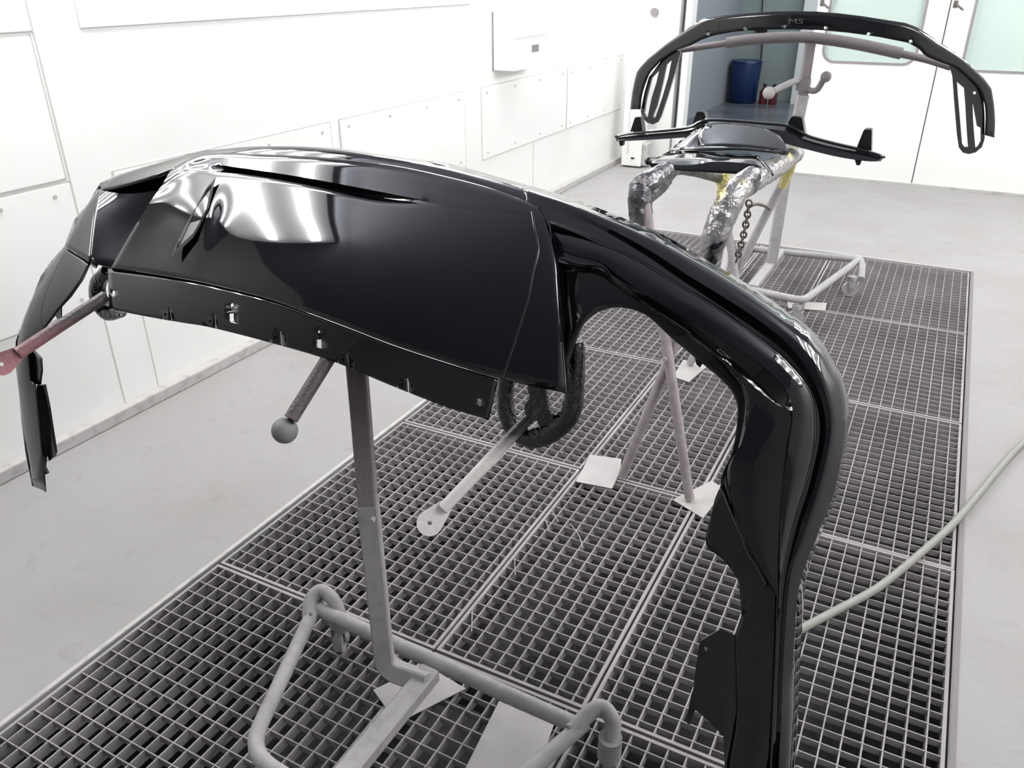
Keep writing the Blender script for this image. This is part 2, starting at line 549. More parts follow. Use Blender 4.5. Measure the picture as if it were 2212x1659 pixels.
# control box on the left wall, sloped lid
t = thing('control_box', 'white metal box with a sloped grey lid mounted on the left wall', 'box', (XL, 5.2, 1.2))
y0, y1, dp = 4.99, 5.47, .16
prof = [(XL, 1.035), (XL + dp, 1.035), (XL + dp, 1.235), (XL, 1.385)]
obj('housing', poly_prism([(x, y0, z) for x, z in prof], (0, y1 - y0, 0)), WHITE2, t)
obj('lid', poly_prism([(XL, y0 - .004, 1.388), (XL + dp + .004, y0 - .004, 1.238), (XL + dp + .004, y0 - .004, 1.228), (XL, y0 - .004, 1.378)], (0, y1 - y0 + .008, 0)), BOXG, t)
obj('display', boxm(XL + dp - .002, XL + dp + .003, 5.24, 5.34, 1.13, 1.175), GREYF, t)
obj('painted_shadow_strip', boxm(XL, XL + .006, y0 - .012, y0, 1.03, 1.385), GREYF, t)  # solid dark strip standing in for the shadow beside the box

# ceiling light fixtures, angled along both wall/ceiling corners, four tubes each
FIXY = (0.65, 3.35, 5.75)
FIXN = ('nearest the camera', 'midway along the booth', 'nearest the back doors')
for side in (-1, 1):
    for fi, y0 in enumerate(FIXY):
        y1 = y0 + 1.5
        xw = XL if side < 0 else XR
        s = -side
        a = Vector((xw + s * .03, 0, 2.30)); b = Vector((xw + s * .46, 0, 2.72))
        u = (b - a).normalized(); nrm = Vector((s * u.z, 0, -abs(u.x)))
        t = thing('ceiling_light', 'slanted four-tube fixture above the %s wall, %s' % ('left' if side < 0 else 'right', FIXN[fi]), 'light', (xw + s * .2, y0, 2.5), 'slanted ceiling lights')
        bm = bmesh.new()
        ps = [(a.x, y0, a.z), (b.x, y0, b.z), (b.x + .01 * side, y0, b.z + .01), (a.x + .01 * side, y0, a.z + .01)]
        obj('reflector', poly_prism(ps, (0, 1.5, 0)), FIXM, t)
        for k in range(4):
            c = a + (b - a) * (.14 + .24 * k) + nrm * .03
            bm = bmesh.new()
            cyl(bm, (c.x, y0 + .04, c.z), (c.x, y1 - .04, c.z), .016, 10)
            obj('tube', bm, TUBE, t, smooth=60)

# ================================================================== GRATINGS
GP = 0.0440


def grating(cx, ry, idx):
    x0, x1 = COLX[cx] + .004, COLX[cx + 1] - .004
    y0, y1 = ROWY[ry] + .004, ROWY[ry + 1] - .004
    dz = random.uniform(-.003, .001)
    if cx == 2 and ry == 1:
        x0 -= .0; x1 += .0; dz = .001
    zt, zb = dz, dz - .034
    cn = ('left', 'middle', 'right')[cx]
    rn = ('in the row nearest the camera', 'in the second row from the camera', 'in the third row from the camera', 'in the fourth row from the camera', 'in the farthest row')[ry]
    wn = ('wide', 'narrow', 'wide')[cx]
    t = thing('floor_grating', '%s galvanised floor grating of the %s column, %s' % (wn, cn, rn), 'grating', ((x0 + x1) / 2, (y0 + y1) / 2, zb), 'floor gratings over the pit')
    bm = bmesh.new()
    fw = .009
    for (a, b, c, d_) in ((x0, x1, y0, y0 + fw), (x0, x1, y1 - fw, y1), (x0, x0 + fw, y0 + fw, y1 - fw), (x1 - fw, x1, y0 + fw, y1 - fw)):
        box(bm, ((a + b) / 2, (c + d_) / 2, (zt + zb) / 2), (b - a, d_ - c, zt - zb))
    obj('frame', bm, STEEL, t)
    bm = bmesh.new()
    nx = int(round((x1 - x0) / GP))
    xs = [x0 + .008 + GP * (k + .62) for k in range(nx) if x0 + .008 + GP * (k + .62) < x1 - .02]
    ys = np.arange(y0 + .03, y1 - .015, GP)
    for x in xs:
        box(bm, (x, (y0 + y1) / 2, (zt + zb) / 2 - .0008), (.0036, y1 - y0 - 2 * fw, zt - zb - .002))
    obj('bearing_bars', bm, STEEL, t)
    bm = bmesh.new()
    for y in ys:
        box(bm, ((x0 + x1) / 2, y, zt - .0105), (x1 - x0 - 2 * fw, .0030, .019))
    obj('cross_bars', bm, STEEL, t)
    if cx == 1 and ry in (1,):
        for (ax, ay, bx, by) in ((.0, .18, .05, .10), (.0, .44, .05, .36), (.0, .66, .05, .60), (.0, .71, .055, .66), (.0, .79, .06, .83)):
            obj('bent_bar', tubem([(x0 + .006 + ax, y0 + ay, zt - .003), (x0 + bx, y0 + by, zt - .001)], .002, seg=6), STEEL, t)
    return t


for ry in range(5):
    for cx in range(3):
        grating(cx, ry, 0)

# ------------------------------------------------------------------ metal foot plates
def plate(pts, label, z=.003):
    P = [tuple(uz(x, y, z)) for (x, y) in pts]
    return obj('metal_plate', poly_prism(P, (0, 0, -.0022)), PLATE, label=label, cat='plate', group='sheet metal foot plates')


plate([(1275, 982), (1342, 991), (1340, 1018), (1322, 1055), (1244, 1040)], 'square pale metal plate under the left leg of the near trestle')
plate([(1453, 1079), (1537, 1038), (1556, 1050), (1543, 1087), (1519, 1119)], 'five-sided pale metal plate under the right leg of the near trestle')
plate([(1476, 777), (1531, 788), (1488, 825), (1454, 813)], 'pale metal plate on the grating under the back left trestle foot')
plate([(1701, 651), (1786, 654), (1783, 671), (1702, 665)], 'pale metal plate lying below the corner of the far wheeled stand')
plate([(806, 1490), (880, 1455), (940, 1448), (1006, 1487), (858, 1562)], 'large pale metal plate under the post of the near wheeled stand')
plate([(1078, 1514), (1196, 1566), (1150, 1700), (985, 1700)], 'square pale metal plate at the bottom edge, right of the near post')
plate([(1540, 860), (1700, 880), (1660, 960), (1550, 940)], 'pale metal plate hidden behind the big black bumper') if False else None

# ================================================================== NEAR STAND
t = thing('wheeled_stand', 'grey dusted wheeled stand with square post holding the big black bumper', 'stand', (-.87, 1.1, 0))
zt = .145
obj('rear_tube', tubem([(-1.205, 1.182, zt), (-.452, 1.155, zt)], .0185, seg=20), DUSTY, t, smooth=50)
sp = fillet([uz(690, 1290, zt), uz(672, 1330, zt), uz(535, 1625, zt), (-.60, .74, zt), uz(1150, 1660, zt), uz(1262, 1562, zt)], .07, 6)
obj('side_tube', tubem(sp, .0175, seg=20), DUSTY, t, smooth=50)
# hooked caster arms
def hook(p0, p1, p2, p3):
    return tubem(smooth_path([p0, p1, p2, p3], 7), .0185, seg=18)


def caster(parent, c, r, m, rz=0.4):
    """c = wheel ground contact, r = wheel radius"""
    x, y, z = c
    a = Vector((cos(rz), sin(rz), 0))
    w = bmesh.new()
    cyl(w, Vector((x, y, r)) - a * .011, Vector((x, y, r)) + a * .011, r, 24)
    wo = obj('wheel', w, m, parent, smooth=40)
    h = bmesh.new()
    cyl(h, Vector((x, y, r)) - a * .022, Vector((x, y, r)) + a * .022, r * .3, 12)
    obj('axle', h, STEEL, wo)
    fbm = bmesh.new()
    b = Vector((-a.y, a.x, 0))
    for s in (-1, 1):
        q = [Vector((x, y, r * .7)) + a * .016 * s + b * .012, Vector((x, y, r * .7)) + a * .016 * s - b * .012, Vector((x, y, r * 2.2)) + a * .016 * s - b * .02, Vector((x, y, r * 2.2)) + a * .016 * s + b * .02]
        tmp = [fbm.verts.new(v) for v in q] + [fbm.verts.new(v + a * .003 * s) for v in q]
        for f in ((0, 1, 2, 3), (4, 5, 6, 7), (0, 1, 5, 4), (1, 2, 6, 5), (2, 3, 7, 6), (3, 0, 4, 7)):
            fbm.faces.new([tmp[i] for i in f])
    cyl(fbm, (x, y, r * 2.15), (x, y, r * 2.15 + .022), .024, 16)
    bmesh.ops.recalc_face_normals(fbm, faces=fbm.faces)
    obj('fork', fbm, m, parent)


lp = [uz(668, 1335, zt), uz(672, 1296, .165), uz(694, 1276, .178), uz(722, 1300, .165), uz(738, 1345, .12), uz(742, 1362, .10)]
obj('caster_arm', tubem(smooth_path(lp, 6), .0178, seg=18), DUSTY, t, smooth=60)
lc = uz(738, 1400, 0)
caster(t, (lc[0], lc[1], 0), .038, DUSTY, .5)
rp = [uz(1235, 1582, zt), uz(1268, 1545, .16), uz(1300, 1528, .168), uz(1324, 1560, .15), uz(1318, 1600, .12)]
obj('caster_arm', tubem(smooth_path(rp, 6), .0178, seg=18), DUSTY, t, smooth=60)
e = rp[-1]
obj('caster_stem', tubem([(e[0], e[1], e[2] + .01), (e[0], e[1], .07)], .026, seg=18), DUSTY, t, smooth=50)
caster(t, (e[0], e[1], 0), .030, DUSTY, .2)
for (px, py) in ((663, 1305), (672, 1325), (1228, 1568), (1246, 1556)):
    q = uz(px, py, zt + .019)
    obj('bolt', ballm(q, .006, 10), DUSTY, t, smooth=60)
# centre bar and square post with an elbow
cb0, cb1 = uz(930, 1452, zt + .01), uz(735, 1690, zt)
obj('centre_bar', tubem([cb0, cb1], .024, square=True, flat=.7), DUSTY, t)
el = fillet([uz(925, 1474, .155), uz(832, 1443, .150), uy(795, 1085, 1.09)], .045, 6)
obj('lower_post', tubem(el, .0215, square=True, twist=.5), DUSTY, t, smooth=20)
ptop = np.array([-.868, 1.14, 1.0])
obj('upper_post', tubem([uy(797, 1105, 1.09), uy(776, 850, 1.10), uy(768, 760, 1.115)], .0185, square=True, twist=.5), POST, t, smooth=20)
bm = bmesh.new()
q = uy(1120 - 320, 1098, 1.06)
q = uy(806, 1120, 1.065)
cyl(bm, q, q + np.array([.004, -.012, 0]), .006, 10)
obj('locking_screw', bm, DUSTY, t)
# top crossbar under the bumper carrying the rods
obj('crossbar', tubem([(-1.60, 1.20, .985), (-.56, 1.20, .985)], .014, seg=16), DRIP, t, smooth=50)
# U shaped foam covered holders
for (pts, mm) in (([(1098, 800), (1093, 835), (1092, 880), (1110, 925), (1150, 945), (1200, 925), (1232, 890), (1241, 840), (1246, 765), (1243, 740)], 1),):
    P = [uy(x, y, 1.20) for (x, y) in pts]
    obj('foam_hook', tubem(smooth_path(P, 6), [.015, .016, .017, .019, .022, .021, .018, .016, .013], seg=18, jitter=.05), DRIP, t, smooth=70)
P = [uy(x, y, 1.15) for (x, y) in ((232, 585), (212, 612), (214, 650), (232, 676), (262, 672))]
obj('foam_hook', tubem(smooth_path(P, 6), [.014, .018, .02, .018, .015], seg=18, jitter=.05), DRIP, t, smooth=70)
P = [uy(x, y, 1.19) for (x, y) in ((1155, 800), (1168, 880), (1185, 915))]
bm = bmesh.new()
tube(bm, P, .018, square=True, flat=.3)
obj('clamp_bracket', bm, DRIP, t)
# right rod with teardrop end
def rod(p0, p1, r, m, end, holem):
    o = obj('support_rod', tubem(smooth_path([p0, (p0 * .6 + p1 * .4), p1], 6), r, seg=16, jitter=.02), m, t, smooth=60)
    if end:
        dirv = Vector(p1 - p0).normalized()
        n = Vector(ray(*end[0])); n = -n.normalized()
        n = (n - dirv * n.dot(dirv) * .3).normalized()
        s = dirv.cross(n).normalized()
        u_ = n.cross(s).normalized()
        if u_.dot(dirv) < 0: u_ = -u_
        c = Vector(p1) + u_ * .034
        R = .0225
        out = []
        for k in range(17):
            a = -.62 * pi + 1.24 * pi * k / 16
            out.append(c + u_ * cos(a) * R + s * sin(a) * R)
        out += [Vector(p1) - u_ * .006 + s * .0125, Vector(p1) - u_ * .006 - s * .0125]
        hole = [c + u_ * cos(2 * pi * k / 10) * .0042 + s * sin(2 * pi * k / 10) * .0042 for k in range(10)]
        bm = holed_prism(out, [hole], -n * .011)
        obj('rod_end_plate', bm, m, o)
    return o


pr0, pr1 = uy(1160, 884, 1.10), uy(958, 1098, .96)
rod(pr0, pr1, .0105, RODR, [(935, 1130)], None)
bm = bmesh.new()
q = Vector(uy(1158, 884, 1.085))
n = -Vector(ray(1158, 884)).normalized()
cyl(bm, q - n * .012, q + n * .01, .020, 20)
obj('clamp_bolt', bm, DRIP, t, smooth=50)
pl0, pl1 = uy(228, 640, 1.03), uy(38, 764, .84)
rod(pl0, pl1, .0125, RODL, [(15, 780)], None)
pb0, pb1 = uy(712, 770, 1.06), uy(628, 905, .96)
o = obj('support_rod', tubem([pb0, pb1], .0135, seg=16), RODB, t, smooth=50)
obj('ball_end', ballm(uy(615, 930, .955), .0245, 28), BALL, o, smooth=60)

# ================================================================== GUIDE BODY of the big bumper
def P_(n, p):
    n = np.array(n, float); n = n / np.linalg.norm(n)
    return (n, float(n @ np.array(p, float)))


XC = -0.95
# half spaces (normal, offset) of the convex body the bumper skin follows
PLN = [(-0.0093, -0.6449, 0.7642, 0.1214), (0.1054, 0.2524, 0.9619, 1.5257), (-0.0084, -0.9983, 0.0579, -0.8428), (-0.1085, -0.0348, 0.9935, 1.4505), (-0.3548, 0.2073, 0.9117, 2.0275), (-0.9713, -0.1820, 0.1530, 1.6735), (-0.9981, -0.0599, 0.0131, 1.7850), (-0.6995, -0.6817, 0.2145, 0.8473), (-0.2353, -0.9321, 0.2756, -0.1570), (-0.4102, 0.6908, 0.5954, 2.3310), (0.1783, -0.0374, 0.9833, 1.0928), (0.3575, 0.1886, 0.9147, 1.2285), (0.9327, -0.1247, 0.3385, 0.2185), (-0.0220, 0.8989, -0.4376, 0.7314), (0.6762, -0.6813, 0.2803, -0.4454), (0.1985, -0.8805, 0.4304, -0.6805), (0.3640, 0.6892, 0.6265, 1.6053)]
PLN = np.array(PLN)
PN = PLN[:, :3]
PC = PLN[:, 3]
KS = .030


def gf(P):
    v = P @ PN.T - PC
    m = v.max(axis=-1, keepdims=True)
    return (m[..., 0] + KS * np.log(np.exp((v - m) / KS).sum(axis=-1)))


def gn(P):
    v = (P @ PN.T - PC) / KS
    v = np.exp(v - v.max(axis=-1, keepdims=True))
    n = (v / v.sum(axis=-1, keepdims=True)) @ PN
    return n / np.linalg.norm(n, axis=-1, keepdims=True)


def hit(xy, off=0.0):
    xy = np.asarray(xy, float)
    D = FW + RT * ((xy[..., 0:1] - CX) / PW[3]) - UP * ((xy[..., 1:2] - CY) / PW[3])
    ts = np.linspace(.35, 2.9, 340)
    V = np.stack([gf(C0 + D * t) for t in ts], -1)
    i = np.argmax(V < 0, -1)
    miss = (V < 0).sum(-1) == 0
    amin = np.argmin(V, -1)
    lo = ts[np.maximum(i - 1, 0)]; hi = ts[i]
    for _ in range(24):
        mid = (lo + hi) / 2
        v = gf(C0 + D * mid[..., None])
        hi = np.where(v < 0, mid, hi); lo = np.where(v < 0, lo, mid)
    t = np.where(miss, ts[amin], hi)
    P = C0 + D * t[..., None]
    o = np.asarray(off, float)
    # move along the view ray so that the offset keeps its pixel: offset measured along the normal
    n = gn(P)
    cosang = -(D * n).sum(-1) / np.linalg.norm(D, axis=-1)
    cosang = np.clip(cosang, .30, 1)
    Dn = D / np.linalg.norm(D, axis=-1, keepdims=True)
    return P - Dn * (o / cosang)[..., None]


def cat(A, n):
    """Catmull-Rom through rows of array A -> (len-1)*n+1"""
    A = np.asarray(A, float)
    E = np.concatenate([2 * A[:1] - A[1:2], A, 2 * A[-1:] - A[-2:-1]])
    out = []
    for i in range(len(A) - 1):
        p0, p1, p2, p3 = E[i], E[i + 1], E[i + 2], E[i + 3]
        for k in range(n):
            t = k / n
            out.append(0.5 * ((2 * p1) + (-p0 + p2) * t + (2 * p0 - 5 * p1 + 4 * p2 - p3) * t * t + (-p0 + 3 * p1 - 3 * p2 + p3) * t ** 3))
    out.append(A[-1])
    return np.array(out)


def gridmesh(G, closed=False):
    bm = bmesh.new()
    V = [[bm.verts.new(p) for p in row] for row in G]
    for i in range(len(V) - 1):
        for j in range(len(V[0]) - 1):
            q = [V[i][j], V[i][j + 1], V[i + 1][j + 1], V[i + 1][j]]
            if (q[0].co - q[1].co).length + (q[2].co - q[3].co).length < 1e-6 or (q[0].co - q[3].co).length + (q[1].co - q[2].co).length < 1e-6:
                continue
            bm.faces.new(q)
    bmesh.ops.remove_doubles(bm, verts=bm.verts, dist=1e-5)
    return bm


def rows_grid(rows, nu=6, nv=4, vs=False, tail=None):
    """rows: list of polylines [(x,y,off_mm)], all same length. tail: list of 3D vectors appended after row 0 side"""
    A = []
    for r in rows:
        r = [(p[0], p[1], (p[2] if len(p) > 2 else 0.0)) for p in r]
        A.append(cat(r, nu))
    A = np.array(A)
    if vs:
        B = cat(A, nv)
    else:
        B = []
        for i in range(len(A) - 1):
            for k in range(nv):
                B.append(A[i] + (A[i + 1] - A[i]) * k / nv)
        B.append(A[-1])
        B = np.array(B)
    G = hit(B[..., :2], B[..., 2] / 1000.0)
    if tail:
        ex = []
        base = G[0]
        for (vx, vy, vz) in tail:
            ex.append(base + np.stack([np.full(len(base), vx) if not callable(vx) else vx(base), np.full(len(base), vy), np.full(len(base), vz) if not callable(vz) else vz(base)], -1))
        G = np.concatenate([np.array(ex[::-1]), G])
    return G


def o_(row, off):
    return [(p[0], p[1], off if len(p) < 3 else p[2]) for p in row]


bump = thing('rear_bumper', 'large glossy black car bumper hung over the near stand, filling the foreground', 'bumper', (-.95, 1.2, .5))
sidex = lambda b: (b[:, 0] - XC) * .02
# ---- side fascia, right
R = dict(
    L0=[(1130, 404), (1225, 434), (1320, 471), (1420, 514), (1510, 567), (1600, 620), (1680, 675), (1755, 735), (1814, 835), (1825, 930), (1803, 1060), (1766, 1155), (1728, 1260), (1714, 1400), (1707, 1560), (1700, 1700), (1690, 1860)],
    L1=[(1130, 412), (1225, 442), (1318, 480), (1415, 524), (1503, 579), (1592, 634), (1668, 690), (1734, 752), (1784, 843), (1797, 935), (1771, 1045), (1741, 1139), (1708, 1245), (1694, 1400), (1687, 1560), (1680, 1700), (1672, 1860)],
    b=[(1130, 425), (1228, 455), (1312, 492), (1405, 542), (1485, 594), (1560, 640), (1640, 693), (1711, 752), (1765, 838), (1784, 930), (1760, 1047), (1727, 1145), (1697, 1262), (1686, 1400), (1679, 1560), (1672, 1700), (1664, 1860)],
    a=[(1135, 465), (1232, 497), (1305, 530), (1385, 565), (1462, 612), (1545, 662), (1635, 728), (1700, 782), (1752, 850), (1762, 940), (1742, 1045), (1712, 1145), (1688, 1262), (1679, 1400), (1672, 1560), (1665, 1700), (1657, 1860)],
)
n = len(R['L0'])
gdep = [0, -3, -6, -10, -16, -22, -25, -24, -20, -17, -15, -12, -5, -3, -1, -1, -1]
mid = [((R['b'][i][0] * .8 + R['a'][i][0] * .2), (R['b'][i][1] * .8 + R['a'][i][1] * .2), gdep[i]) for i in range(n)]
mid2 = [((R['b'][i][0] * .12 + R['a'][i][0] * .88), (R['b'][i][1] * .12 + R['a'][i][1] * .88), gdep[i]) for i in range(n)]
G1 = rows_grid([R['L0'], o_(R['L1'], 3), o_(R['b'], 0), mid, mid2, o_(R['a'], 3)], nu=7, nv=3, tail=[(0, .05, -.01), (0, .12, -.05), (0, .17, -.10)])
# face between a and the scoop, scoop, lower face, step flange
fa = R['a'][:14]
g2u = [(1165, 520), (1240, 550), (1298, 566), (1335, 595), (1425, 655), (1515, 706), (1600, 757), (1660, 800), (1702, 850), (1712, 893), (1703, 965), (1693, 1030), (1685, 1150), (1680, 1285)]
g2l = [(1172, 545), (1240, 570), (1300, 578), (1335, 612), (1400, 655), (1470, 708), (1545, 765), (1620, 818), (1672, 866), (1709, 899), (1698, 968), (1688, 1032), (1682, 1152), (1679, 1286)]
cc = [(1182, 575), (1240, 577), (1295, 588), (1345, 625), (1430, 685), (1500, 730), (1553, 768), (1580, 800), (1606, 826), (1618, 876), (1604, 950), (1577, 1020), (1604, 1150), (1678, 1288)]
ee = [(1212, 845), (1232, 770), (1262, 698), (1320, 665), (1390, 678), (1448, 728), (1508, 778), (1560, 822), (1584, 852), (1593, 890), (1582, 975), (1556, 1050), (1590, 1160), (1677, 1292)]
sd = [0, 0, 0, -5, -18, -26, -30, -32, -24, -2, 0, 0, 0, 0]
s1 = [(g2u[i][0] * .93 + g2l[i][0] * .07, g2u[i][1] * .93 + g2l[i][1] * .07, sd[i]) for i in range(14)]
s2 = [(g2u[i][0] * .12 + g2l[i][0] * .88, g2u[i][1] * .12 + g2l[i][1] * .88, sd[i] * 1.1) for i in range(14)]
bul = [((fa[i][0] + g2u[i][0]) / 2, (fa[i][1] + g2u[i][1]) / 2, 7) for i in range(14)]
bul2 = [((g2l[i][0] + cc[i][0]) / 2, (g2l[i][1] + cc[i][1]) / 2, 7 if i < 9 else 3) for i in range(14)]
fc = [.06, .06, .06, .08, .12, .18, .26, .34, .45, .55, .60, .50, .2, .2]
c1 = [(cc[i][0] * (1 - fc[i] * .45) + ee[i][0] * fc[i] * .45, cc[i][1] * (1 - fc[i] * .45) + ee[i][1] * fc[i] * .45, -3 if i < 12 else 0) for i in range(14)]
c2 = [(cc[i][0] * (1 - fc[i]) + ee[i][0] * fc[i], cc[i][1] * (1 - fc[i]) + ee[i][1] * fc[i], -14 if 5 < i < 12 else (-9 if i < 12 else 0)) for i in range(14)]
def sink(row):
    return [(p[0], p[1], (p[2] if len(p) > 2 else 0) - (20, 9)[i] * 1.0) if i < 2 else p for i, p in enumerate(row)]


G2 = rows_grid([sink(r) for r in ([(p[0], p[1], 2) for p in fa], bul, [(p[0], p[1], 4 if not 6 <= i_ <= 10 else 8) for i_, p in enumerate(g2u)], s1, s2, [(p[0], p[1], 3) for p in g2l], bul2, [(p[0], p[1], 2) for p in cc], c1, c2, [(p[0], p[1], -15 if 5 < i_ < 12 else -10) for i_, p in enumerate(ee)])], nu=7, nv=3)


def fascia(name, G, thick=.0035, m=GLOSS, ang=38):
    bm = gridmesh(G)
    bmesh.ops.recalc_face_normals(bm, faces=bm.faces)
    # make sure normals face the camera side on average
    cen = Vector((XC, 1.35, .8))
    s = sum((f.normal.dot(f.calc_center_median() - cen)) * f.calc_area() for f in bm.faces)
    if s < 0:
        bmesh.ops.reverse_faces(bm, faces=bm.faces)
    o = obj(name, bm, m, bump, smooth=ang)
    solid(o, thick)
    return o


fascia('side_fascia', G1)
fascia('tail_light_surround', G2, ang=55)
obj('bracket_tab', poly_prism([hit([x, y], -.02) for x, y in ((1498, 758), (1514, 768), (1518, 785), (1512, 794), (1504, 787))], (0, .006, 0)), SATIN, bump)
# lower arm below the wedge
A0 = [(1679, 1283), (1681, 1300), (1680, 1345), (1679, 1400), (1676, 1480), (1672, 1560), (1665, 1700), (1657, 1860)]
A1 = [(1640, 1226), (1640, 1290), (1640, 1345), (1632, 1400), (1632, 1470), (1632, 1560), (1625, 1700), (1620, 1860)]
A2 = [(1601, 1156), (1597, 1262), (1601, 1330), (1588, 1376), (1590, 1470), (1590, 1560), (1570, 1700), (1570, 1860)]
fascia('wheel_arch_panel', rows_grid([o_(A0, -2), o_(A1, -6), o_(A2, -14)], nu=5, nv=4), m=SATIN)
I0 = [(1556, 1050), (1601, 1156), (1620, 1200), (1640, 1226), (1660, 1262)]
I1 = [(1545, 1075), (1570, 1145), (1592, 1195), (1612, 1235), (1640, 1290)]
I2 = [(1537, 1105), (1525, 1174), (1564, 1211), (1597, 1262), (1602, 1330)]
fascia('wheel_arch_panel', rows_grid([o_(I0, -3), o_(I1, -8), o_(I2, -12)], nu=5, nv=3), m=SATIN)
# bracket plate at lower inner edge
bp = [(1601, 1330), (1587, 1376), (1555, 1360), (1512, 1386), (1502, 1450), (1493, 1527), (1529, 1556), (1562, 1590), (1565, 1640), (1566, 1860), (1640, 1860), (1640, 1340)]
B = [hit([x, y], -.016) for x, y in bp]
hl = hit([1524, 1402], -.016)
def circ_px(cx_, cy_, r, off, n=10, ry=None):
    return [hit([cx_ + r * cos(2 * pi * k / n), cy_ + (ry or r) * sin(2 * pi * k / n)], off) for k in range(n)]
bo = obj('side_bracket', holed_prism(B, [circ_px(1524, 1402, 5, -.016)], (.0, .004, 0)), SATIN, bump)
obj('bracket_tab', poly_prism([hit([x, y], -.02) for x, y in ((1493, 1500), (1482, 1560), (1490, 1566), (1503, 1530))], (0, .02, 0)), SATIN, bump)

# ---- side fascia, left
LA = [[(217, 395), (258, 377), (339, 352), (407, 332), (450, 324), (560, 316), (700, 319), (820, 337), (940, 352), (1042, 380), (1137, 407)],
      [(216, 398), (258, 382), (340, 358), (408, 338), (450, 330), (560, 323), (700, 328), (820, 346), (940, 362), (1042, 390), (1135, 418)],
      [(211, 412), (258, 405), (330, 385), (390, 362), (440, 350), (560, 338), (700, 345), (820, 360), (940, 380), (1042, 408), (1130, 440)]]
LU = rows_grid([o_(LA[0], 0), o_(LA[1], 2), o_(LA[2], 2)], nu=6, nv=3, tail=[(0, .05, -.01), (0, .12, -.05), (0, .17, -.10)])
fascia('upper_lip', LU)
LB = [[(211, 412), (258, 405), (330, 385), (390, 362)],
      [(206, 440), (246, 440), (300, 432), (350, 425)],
      [(201, 490), (228, 492), (262, 492), (300, 490)],
      [(195, 566), (206, 570), (225, 576), (245, 580)]]
fascia('side_fascia', rows_grid([[(p[0], p[1], ((2, -10, -25, -40) if i == 0 else ((1, -8, -18, -28) if i == 3 else (1, -14, -32, -52)))[j]) for j, p in enumerate(r)] for i, r in enumerate(LB)], nu=5, nv=5, vs=True))
LCf = [[(217, 395), (215, 400), (211, 412)], [(190, 439), (198, 440), (206, 440)], [(160, 475), (182, 488), (201, 492)], [(139, 532), (168, 549), (195, 566)]]
fascia('corner_facet', rows_grid([o_(r, 1) for r in LCf], nu=5, nv=6, tail=None))
LD = [[(139, 532), (160, 545), (180, 556), (195, 566)], [(112, 561), (135, 575), (160, 592), (178, 603)], [(88, 597), (105, 612), (130, 630), (152, 640)],
      [(70, 641), (79, 650), (105, 668), (130, 664)], [(51, 687), (64, 690), (85, 700), (93, 712)], [(34, 737), (45, 736), (55, 736), (63, 737)],
      [(32, 775), (42, 773), (52, 770), (60, 768)], [(36, 810), (46, 815), (56, 818), (65, 822)], [(41, 850), (54, 846), (66, 840), (77, 834)],
      [(46, 910), (60, 910), (74, 908), (84, 905)], [(55, 978), (68, 978), (80, 975), (90, 972)], [(69, 1050), (80, 1054), (90, 1058), (98, 1063)]]
gd = rows_grid([[(p[0], p[1], -3 - 2 * j) for j, p in enumerate(r)] for r in LD], nu=4, nv=4, vs=False)
# back return of the left arm
ret = np.stack([gd[:, 0] + np.array([-.008, .030, -.0]), gd[:, 0] + np.array([-.006, .012, 0])], 1)
fascia('wheel_arch_panel', np.concatenate([ret, gd], 1))
obj('bracket_tab', poly_prism([hit([x, y], -.01) for x, y in ((118, 680), (131, 660), (131, 691), (126, 693))], (0, .004, 0)), SATIN, bump)
obj('side_bracket', poly_prism([hit([x, y], -.022) for x, y in ((80, 832), (94, 832), (104, 880), (119, 978), (116, 988), (106, 996), (103, 986), (90, 986))], (0, .006, 0)), SATIN, bump)
obj('bracket_tab', poly_prism([hit([x, y], -.018) for x, y in ((58, 745), (76, 765), (86, 775), (88, 800), (84, 832), (66, 826))], (0, .006, 0)), SATIN, bump)
obj('bracket_tab', poly_prism([hit([x, y], -.018) for x, y in ((86, 985), (97, 988), (95, 1010), (102, 1024), (92, 1026))], (0, .006, 0)), SATIN, bump)
obj('bracket_tab', poly_prism([hit([x, y], -.01) for x, y in ((192, 565), (210, 571), (206, 580), (200, 576))], (0, .004, 0)), SATIN, bump)

# ---- centre panel (pod)
RA = [(366, 372, 36), (412, 346, 28), (462, 334, 20), (560, 335, 12), (700, 342, 8), (850, 359, 8), (970, 384, 8), (1060, 408, 8), (1128, 433, 8), (1163, 450, 9)]
RB = [(352, 396, 40), (398, 366, 32), (455, 356, 22), (529, 364, 14), (660, 384, 10), (800, 410, 10), (915, 432, 12), (1020, 446, 12), (1112, 455, 12), (1172, 468, 11)]
RB2 = [(350, 399, 40), (398, 369, 32), (457, 362, 22), (529, 367, 2), (660, 387, -2), (800, 413, -2), (915, 434, 11), (1020, 449, 12), (1114, 459, 12), (1173, 471, 11)]
RC = [(348, 402, 40), (397, 373, 32), (460, 368, 22), (529, 373, 2), (660, 396, -2), (800, 428, -2), (915, 439, 11), (1020, 455, 12), (1118, 464, 12), (1176, 478, 11)]
RC2 = [(346, 405, 40), (396, 377, 33), (462, 374, 24), (531, 378, 18), (660, 400, 13), (800, 432, 13), (915, 443, 13), (1020, 460, 13), (1122, 470, 13), (1178, 484, 11)]
RD = [(318, 446, 42), (376, 430, 38), (448, 450, 32), (507, 460, 24), (640, 480, 21), (790, 515, 23), (905, 535, 22), (1015, 555, 19), (1130, 562, 15), (1196, 560, 11)]
RE = [(280, 508, 31), (345, 505, 28), (425, 525, 25), (482, 545, 20), (620, 580, 19), (770, 622, 20), (885, 650, 19), (995, 672, 17), (1112, 672, 14), (1204, 665, 11)]
RF = [(240, 578, 14), (320, 589, 14), (395, 601, 14), (455, 613, 13), (590, 648, 12), (735, 701, 12), (850, 745, 12), (965, 783, 12), (1084, 819, 12), (1217, 849, 6)]
